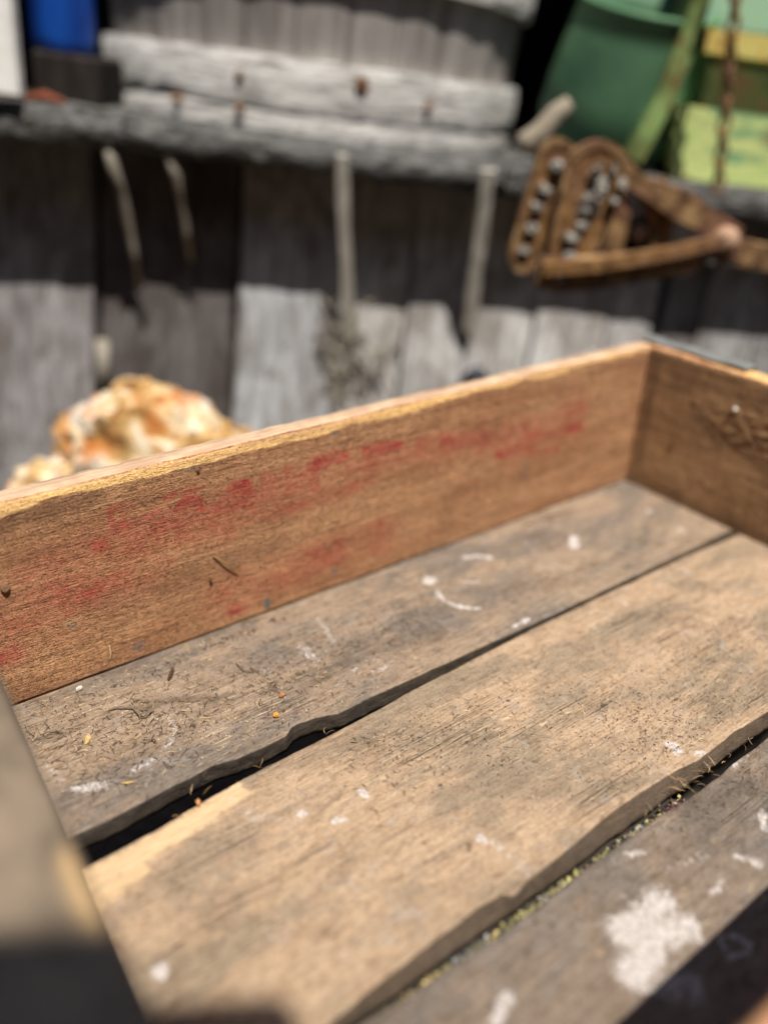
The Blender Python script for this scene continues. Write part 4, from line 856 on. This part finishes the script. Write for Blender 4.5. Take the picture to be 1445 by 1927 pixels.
b = Mb(); P = [R0(1330, 98, -0.05), R0(1620, 140, -0.05), R0(1620, 88, -0.05), R0(1335, 52, -0.05)]
b.prism([(p.x, p.y) for p in P], -0.06, -0.006); M_yl = NM('yellowed_paint', 0.5, 0.4); g1 = M_yl.noise((26, 26, 26), 1.0, 5, 0.7); M_yl.col(M_yl.ramp(g1, [(0.4, lin((212, 204, 122))), (0.54, lin((204, 178, 96))), (0.62, lin((120, 60, 44)))])); b.build('ledge', M_yl, mc)
b = Mb(); P = [R0(1340, 46, -0.09), R0(1620, 76, -0.09), R0(1620, -140, -0.09), R0(1350, -140, -0.09)]
b.prism([(p.x, p.y) for p in P], -0.098, -0.085); M_pg = NM('pale_green_glazed_paint', 0.4, 0.4); M_pg.col(lin((150, 186, 160))); b.build('door_panel', M_pg, mc)
b = Mb(); P = [R0(1335, -120, -0.05), R0(1318, 0, -0.05), R0(1296, 70, -0.05), R0(1268, 140, -0.05), R0(1240, 205, -0.05), R0(1212, 262, -0.05), R0(1190, 300, -0.05)]
V = []
for i, p in enumerate(P):
    d = (P[min(i+1, 6)]-P[max(i-1, 0)]).normalized(); s_ = Vector((-d.y, d.x, 0)); h = 0.010
    V += [p-s_*h+Vector((0, 0, -.05)), p-s_*h, p+s_*h+Vector((0, 0, 0.006)), p+s_*(h+0.004)+Vector((0, 0, -.05))]
F = [(i*4+k, i*4+(k+1) % 4, i*4+4+(k+1) % 4, i*4+4+k) for i in range(6) for k in range(4)]+[(3, 2, 1, 0), tuple(24+k for k in range(4))]
b.add(V, F); M_fd = NM('faded_lime_fender_paint', 0.5, 0.3); g1 = M_fd.noise((26, 26, 26), 1.0, 5, 0.7); g2 = M_fd.noise((12, 12, 12), 1.0, 3, loc=(1, 2, 2)); c = M_fd.mix(M_fd.rng(g2, 0.42, 0.6), lin((134, 160, 96)), lin((92, 104, 58))); c = M_fd.mix(M_fd.rng(g1, 0.52, 0.62, 0, 0.8), c, lin((116, 80, 46))); M_fd.col(c); b.build('curved_fender', M_fd, mc)
# foot of the machine so it stands on the shelf
b = Mb(); P = [R0(1190, 345, -0.08), R0(1600, 395, -0.08), R0(1600, 366, -0.08), R0(1200, 312, -0.08)]; b.prism([(p.x, p.y) for p in P], -0.15, -0.03); b.build('base', M_in, mc)
# rusty chain
chain = empty('rusty_chain', MB); tag(chain, 'thin rusty chain hanging down in front of the lime green machine', 'chain')
pt = [Vector(B(px, py, -0.012)) for px, py in ((1392, -120), (1384, 0), (1374, 90), (1366, 180), (1358, 270), (1350, 352))]
acc = [0]; 
for a, c_ in zip(pt[:-1], pt[1:]): acc.append(acc[-1]+(c_-a).length)
s_ = 0; k = 0
while s_ < acc[-1]:
    p = Vector([np.interp(s_, acc, [v[i] for v in pt]) for i in range(3)]); b = Mb(); ring = []
    for i in range(12):
        a = 6.283*i/12; x, y = 0.0055*math.cos(a), 0.0105*math.sin(a); ring.append(p+(Vector((x, y, 0)) if k % 2 else Vector((0, y, x))))
    b.tube(ring, 0.0029, 6, closed=True); b.build('link', M_rust, chain); s_ += 0.0160; k += 1

# ================================================================ RUSTY BRACKET hung on the wall, in front of the shelf
br = empty('rusty_bracket', MB @ Matrix.Translation(B(1160, 420, 0.10)))
tag(br, 'rusty iron bracket with two studded oval plates and a triangular arm', 'bracket')
O_ = Vector(B(1160, 420, 0.10)); RB = lambda px, py, ww=0.05: Vector(B(px, py, ww+0.05))-O_
M_ru2 = NM('ochre_rust', 0.85, 0.2); a_ = M_ru2.noise((45, 45, 45), 1.0, 6, 0.7); b_ = M_ru2.noise((13, 13, 13), 1.0, 4, loc=(2, 2, 2))
c = M_ru2.ramp(a_, [(0.32, (0.035, 0.022, 0.016)), (0.46, (0.15, 0.08, 0.04)), (0.56, (0.30, 0.18, 0.08)), (0.7, (0.46, 0.34, 0.19))]); c = M_ru2.mix(M_ru2.rng(b_, 0.52, 0.64, 0, 0.65), c, (0.22, 0.10, 0.07)); M_ru2.col(c); M_ru2.bump(a_, 0.004)
M_stud = NM('grey_worn_metal', 0.6, 0.4, 0.3); a_ = M_stud.noise((60, 60, 60), 1.0, 5); M_stud.col(M_stud.ramp(a_, [(0.36, (0.05, 0.035, 0.025)), (0.5, (0.20, 0.18, 0.15)), (0.66, (0.36, 0.37, 0.35))])); M_stud.bump(a_, 0.004)
def plate(p0, p1, hw0, hw1, ww, nst):
    """flat stadium-shaped plate with a raised rim and a row of studs and holes"""
    A_ = RB(*p0, ww); C_ = RB(*p1, ww); d = (C_-A_); L_ = d.length; d.normalize(); s_ = Vector((-d.y, d.x, 0))
    out = []
    for i in range(13):
        a = math.pi*i/12; out.append(A_ + (s_*math.cos(a)*-1 - d*math.sin(a))*hw0)
    for i in range(13):
        a = math.pi*i/12; out.append(C_ + (s_*math.cos(a) + d*math.sin(a))*hw1)
    ce = sum(out, Vector())/len(out); inn = [p+(ce-p).normalized()*0.008 for p in out]
    n = len(out); V = [p+Vector((0, 0, -0.010)) for p in out]+[p+Vector((0, 0, 0.006)) for p in out]+[p+Vector((0, 0, 0.006)) for p in inn]+[p+Vector((0, 0, -0.004)) for p in inn]
    F = [(r_*n+i, r_*n+(i+1) % n, (r_+1)*n+(i+1) % n, (r_+1)*n+i) for r_ in range(3) for i in range(n)]+[tuple(range(3*n, 4*n)), tuple(range(n-1, -1, -1))]
    b = Mb(); b.add(V, F); pm = b.build('oval_plate', M_ru2, br)
    bq = Mb(); bq.add([p+Vector((0, 0, -0.0035)) for p in inn]+[p+Vector((0, 0, 0.0042)) for p in [ce+(q-ce)*0.97 for q in inn]], [tuple(range(n, 2*n))]+[(i, (i+1) % n, n+(i+1) % n, n+i) for i in range(n)]); bq.build('plate_web', M_rust, pm)
    for k in range(nst):
        t = (k+0.5)/nst; p = A_+d*L_*t*1.05-d*L_*0.025; hh = (hw0+(hw1-hw0)*t)
        rr = hh*0.42; rk = random.Random(k*7+int(p0[0])); tw = 0.1+1.2*rk.random(); p = p+Vector((0.009*(rk.random()-0.5), 0.005*(rk.random()-0.5), 0))
        b = Mb(); e0 = p+Vector((-rr*math.cos(tw), -rr*math.sin(tw)*0.7, 0.001)); e1 = p+Vector((rr*math.cos(tw), rr*math.sin(tw)*0.7, 0.002))
        b.tube([e0, e0.lerp(e1, 0.3)+Vector((0, 0.002, 0.003)), e0.lerp(e1, 0.7)+Vector((0, -0.002, 0.003)), e1], [0.0035, 0.0075*(0.7+0.5*rk.random()), 0.0052+0.004*rk.random(), 0.0028], 8); b.build('tooth', M_stud, pm)
plate((985, 482), (1046, 300), 0.0175, 0.0205, 0.045, 5)
plate((1066, 490), (1120, 332), 0.0230, 0.0345, 0.062, 6)
rk = random.Random(3)
for k in range(7):
    b = Mb(); p = RB(1120+rk.uniform(0, 48), 318+rk.uniform(0, 66), .070); rr = rk.uniform(0.004, 0.008); an = rk.uniform(0, 3.1); d_ = Vector((math.cos(an), math.sin(an), 0))*rr
    b.tube([p-d_, p-d_*0.2+Vector((0, 0, .003)), p+d_], [0.003, rk.uniform(0.004, 0.007), 0.003], 7); b.build('scale_crust', M_stud, br)
b = Mb(); P = [RB(1150, 318, .02), RB(1378, 448, .02), RB(1130, 500, .02)]; b.prism([(p.x, p.y) for p in P], P[0].z-0.004, P[0].z); b.build('dark_fill_plate', M_db, br)  # dark sheet added to darken the inside of the triangle
def bar(name, pts, hh, th, mat, parent):
    b = Mb(); V = []; m_ = len(pts)
    for i, p in enumerate(pts):
        d = (pts[min(i+1, m_-1)]-pts[max(i-1, 0)]).normalized(); s_ = Vector((-d.y, d.x, 0)).normalized(); h = hh[i] if isinstance(hh, list) else hh
        V += [p-s_*h+Vector((0, 0, -th)), p-s_*h*0.92+Vector((0, 0, th)), p+s_*h*0.92+Vector((0, 0, th)), p+s_*h+Vector((0, 0, -th))]
    F = [(i*4+k, i*4+4+k, i*4+4+(k+1) % 4, i*4+(k+1) % 4) for i in range(m_-1) for k in range(4)]+[(0, 1, 2, 3), tuple((m_-1)*4+k for k in (3, 2, 1, 0))]
    b.add(V, F); return b.build(name, mat, parent)
bar('lower_bar', [RB(1010, 512, .068), RB(1050, 517, .070), RB(1110, 514, .070), RB(1190, 505, .068), RB(1290, 488, .064), RB(1350, 468, .060), RB(1392, 462, .058)], [0.0165, 0.0195, 0.018, 0.0165, 0.015, 0.014, 0.011], 0.006, M_ru2, br)
bar('lower_flange', [RB(1022, 506, .078), RB(1130, 498, .078), RB(1260, 476, .074), RB(1370, 450, .068)], 0.0065, 0.007, M_rust, br)
bar('upper_bar', [RB(1110, 285, .050), RB(1160, 302, .050), RB(1200, 345, .050), RB(1280, 385, .052), RB(1330, 415, .054), RB(1385, 445, .056)], [0.008, 0.010, 0.009, 0.016, 0.013, 0.011], 0.005, M_ru2, br)
bar('side_web', [RB(1150, 320, .044), RB(1165, 400, .044), RB(1140, 490, .044)], [0.010, 0.012, 0.016], 0.004, M_ru2, br)
bar('inner_web', [RB(1225, 345, .040), RB(1245, 420, .040), RB(1240, 480, .040)], [0.016, 0.012, 0.010], 0.004, M_ru2, br)
bar('hinge_arm', [RB(1372, 470, .052), RB(1420, 482, .046), RB(1500, 492, .030), RB(1640, 515, -0.01), RB(1700, 520, -0.03)], [0.014, 0.014, 0.014, 0.013, 0.013], 0.005, M_ru2, br)
b = Mb(); p = RB(1366, 452, .066); b.tube([p-Vector((0, 0, .022)), p, p+Vector((0, 0, .007)), p+Vector((0, 0, .010))], [0.013, 0.014, 0.011, 0.005], 12); M_pk = NM('pinkish_bare_rust', 0.7, 0.3); M_pk.col((0.42, 0.26, 0.17)); b.build('pivot', M_pk, br, smooth=True)
for (px, py, ww, mm, rr) in ((1050, 517, .078, M_stud, 0.0085), (1334, 490, .066, M_stud, 0.007), (1205, 440, .03, M_pk, 0.009), (1372, 492, .058, M_stud, 0.007)):
    b = Mb(); p = RB(px, py, ww); b.tube([p-Vector((0, 0, .008)), p, p+Vector((0, 0, .003)), p+Vector((0, 0, .005))], [rr, rr, rr*0.8, rr*0.3], 9); b.build('bolt', mm, br)

# ================================================================ QUARTZ ROCK
M_q = NM('white_orange_quartz', 0.7, 0.3)
n1 = M_q.noise((22, 22, 22), 1.0, 6, 0.6, 0.6); n2 = M_q.noise((13, 13, 13), 1.0, 4, 0.6, 0.8, loc=(3, 5, 1)); n3 = M_q.noise((45, 45, 45), 1.0, 5, 0.7)
c = M_q.ramp(n1, [(0.36, lin((110, 74, 36))), (0.43, lin((172, 128, 70))), (0.51, lin((214, 180, 126))), (0.57, lin((232, 214, 184))), (0.68, lin((232, 226, 214)))])
c = M_q.mix(M_q.rng(n2, 0.48, 0.62, 0, 0.8), c, lin((198, 118, 54))); c = M_q.mix(M_q.rng(n3, 0.55, 0.75, 0, 0.5), c, lin((130, 92, 52))); M_q.col(c); M_q.bump(n3, 0.008); M_q.bump(n1, 0.01)
from mathutils import noise as mn
def rock(name, label, px, py, ww, rad, seed, zbot, sq=(1, 1, 1), amp=0.22):
    import bmesh
    bm = bmesh.new(); bmesh.ops.create_icosphere(bm, subdivisions=5, radius=1.0)
    rk = random.Random(int(seed*10)); cuts = [(Vector((rk.gauss(0, 1), rk.gauss(0, 1), rk.gauss(0, 1))).normalized(), rk.uniform(0.72, 0.95)) for _ in range(26)]
    cuts.append((Vector((0.1, 0, 1)).normalized(), 0.86))
    for v in bm.verts:
        d = v.co.normalized(); f_ = 1+amp*mn.noise(d*1.6+Vector((seed, 0, 0)))
        for n_, h_ in cuts:                        # broken facets
            q = d.dot(n_)
            if q > 0.05: f_ = min(f_, h_*1.02/q)
        vd = mn.voronoi(d*3.2+Vector((seed, 1, 2)))[0]; f_ *= 1+0.10*(vd[1]-vd[0])-0.03+0.08*mn.noise(d*7)+0.06*mn.noise(d*16)+0.03*mn.noise(d*40)
        v.co = Vector((d.x*sq[0]*rad, d.y*sq[1]*rad, d.z*sq[2]*rad))*f_
    me_ = bpy.data.meshes.new(name); bm.to_mesh(me_); bm.free(); me_.materials.append(M_q.m)
    d = ray(px, py); P = CP+d*((DW-ww)/(d@Fh)); o = bpy.data.objects.new(name, me_); COL.objects.link(o); o.location = (P[0], P[1], P[2]); o.rotation_euler = (0, 0, -YAW)
    return tag(o, label, 'rock')
rock('quartz_rock', 'big broken quartz rock, golden tan and white, behind the crate', 325, 930, 0.155, 0.150, 3.3, 0, (0.98, 0.6, 1.0), 0.2)
rock('quartz_rock', 'lower orange and white quartz rock left of the big one', 185, 985, 0.17, 0.108, 8.1, 0, (1.05, 0.7, 0.95), 0.25)
for nm, lx in (('soil_mound', 0),):
    P = B(250, 1080, 0.13); V = []; n = 40; rings = 14
    for k in range(rings):
        t = k/(rings-1)
        for i in range(n):
            a = 6.283*i/n; rr = 0.26*t+0.001; V.append((rr*math.cos(a)*1.2, rr*math.sin(a)*0.7, 0.16*(math.cos(math.pi*t)*0.5+0.5)-0.02+0.012*mn.noise(Vector((math.cos(a)*rr*30, math.sin(a)*rr*30, 0)))))
    F = [(k*n+i, (k+1)*n+i, (k+1)*n+(i+1) % n, k*n+(i+1) % n) for k in range(rings-1) for i in range(n)]+[tuple(range(n))]
    Pw = MB @ Vector(P)
    o = mkmesh('soil_mound', V, F, g, M=Matrix.Translation((Pw.x, Pw.y, GZ)) @ Matrix.Rotation(-YAW, 4, 'Z'), smooth=True); tag(o, kind='structure')

# ================================================================ unseen buildings added behind and beside the camera (they keep the low sky off the scene)
def sky_block_barn(loc, rz, L_, Hh, label):
    t = empty('sky_block_barn', Matrix.Translation(loc) @ Matrix.Rotation(rz, 4, 'Z')); tag(t, label, 'sky_block_barn', 'buildings added to block low sky')
    b = Mb(); x = -L_/2; k = 0
    while x < L_/2: b.box((x, 0.0, 0), (x+0.19, 0.03+0.012*(k % 2), Hh)); x += 0.2; k += 1
    b.build('wall', M_old, t)
    b = Mb(); b.add([(-L_/2-.3, -.35, Hh-.05), (L_/2+.3, -.35, Hh-.05), (L_/2+.3, 1.8, Hh+1.1), (-L_/2-.3, 1.8, Hh+1.1), (-L_/2-.3, -.35, Hh), (L_/2+.3, -.35, Hh), (L_/2+.3, 1.8, Hh+1.15), (-L_/2-.3, 1.8, Hh+1.15)],
        [(3, 2, 1, 0), (4, 5, 6, 7), (0, 1, 5, 4), (1, 2, 6, 5), (2, 3, 7, 6), (3, 0, 4, 7)]); b.build('added_roof', M_in, t)
    b = Mb(); b.box((-0.6, -0.03, 0), (0.6, -0.003, 2.0)); b.build('door', M_db, t)
cx, cy = CP[0]-Fh[0]*1.9, CP[1]-Fh[1]*1.9
sky_block_barn((cx, cy, GZ), math.pi-YAW, 8, 2.6, 'board building added behind the camera to block low sky')
sky_block_barn((CP[0]-rt0[0]*2.6, CP[1]-rt0[1]*2.6, GZ), math.pi/2-YAW, 6, 2.4, 'board building added on the left to block low sky')
sky_block_barn((CP[0]+rt0[0]*2.9, CP[1]+rt0[1]*2.9, GZ), -math.pi/2-YAW, 6, 2.2, 'board building added on the right to block low sky')
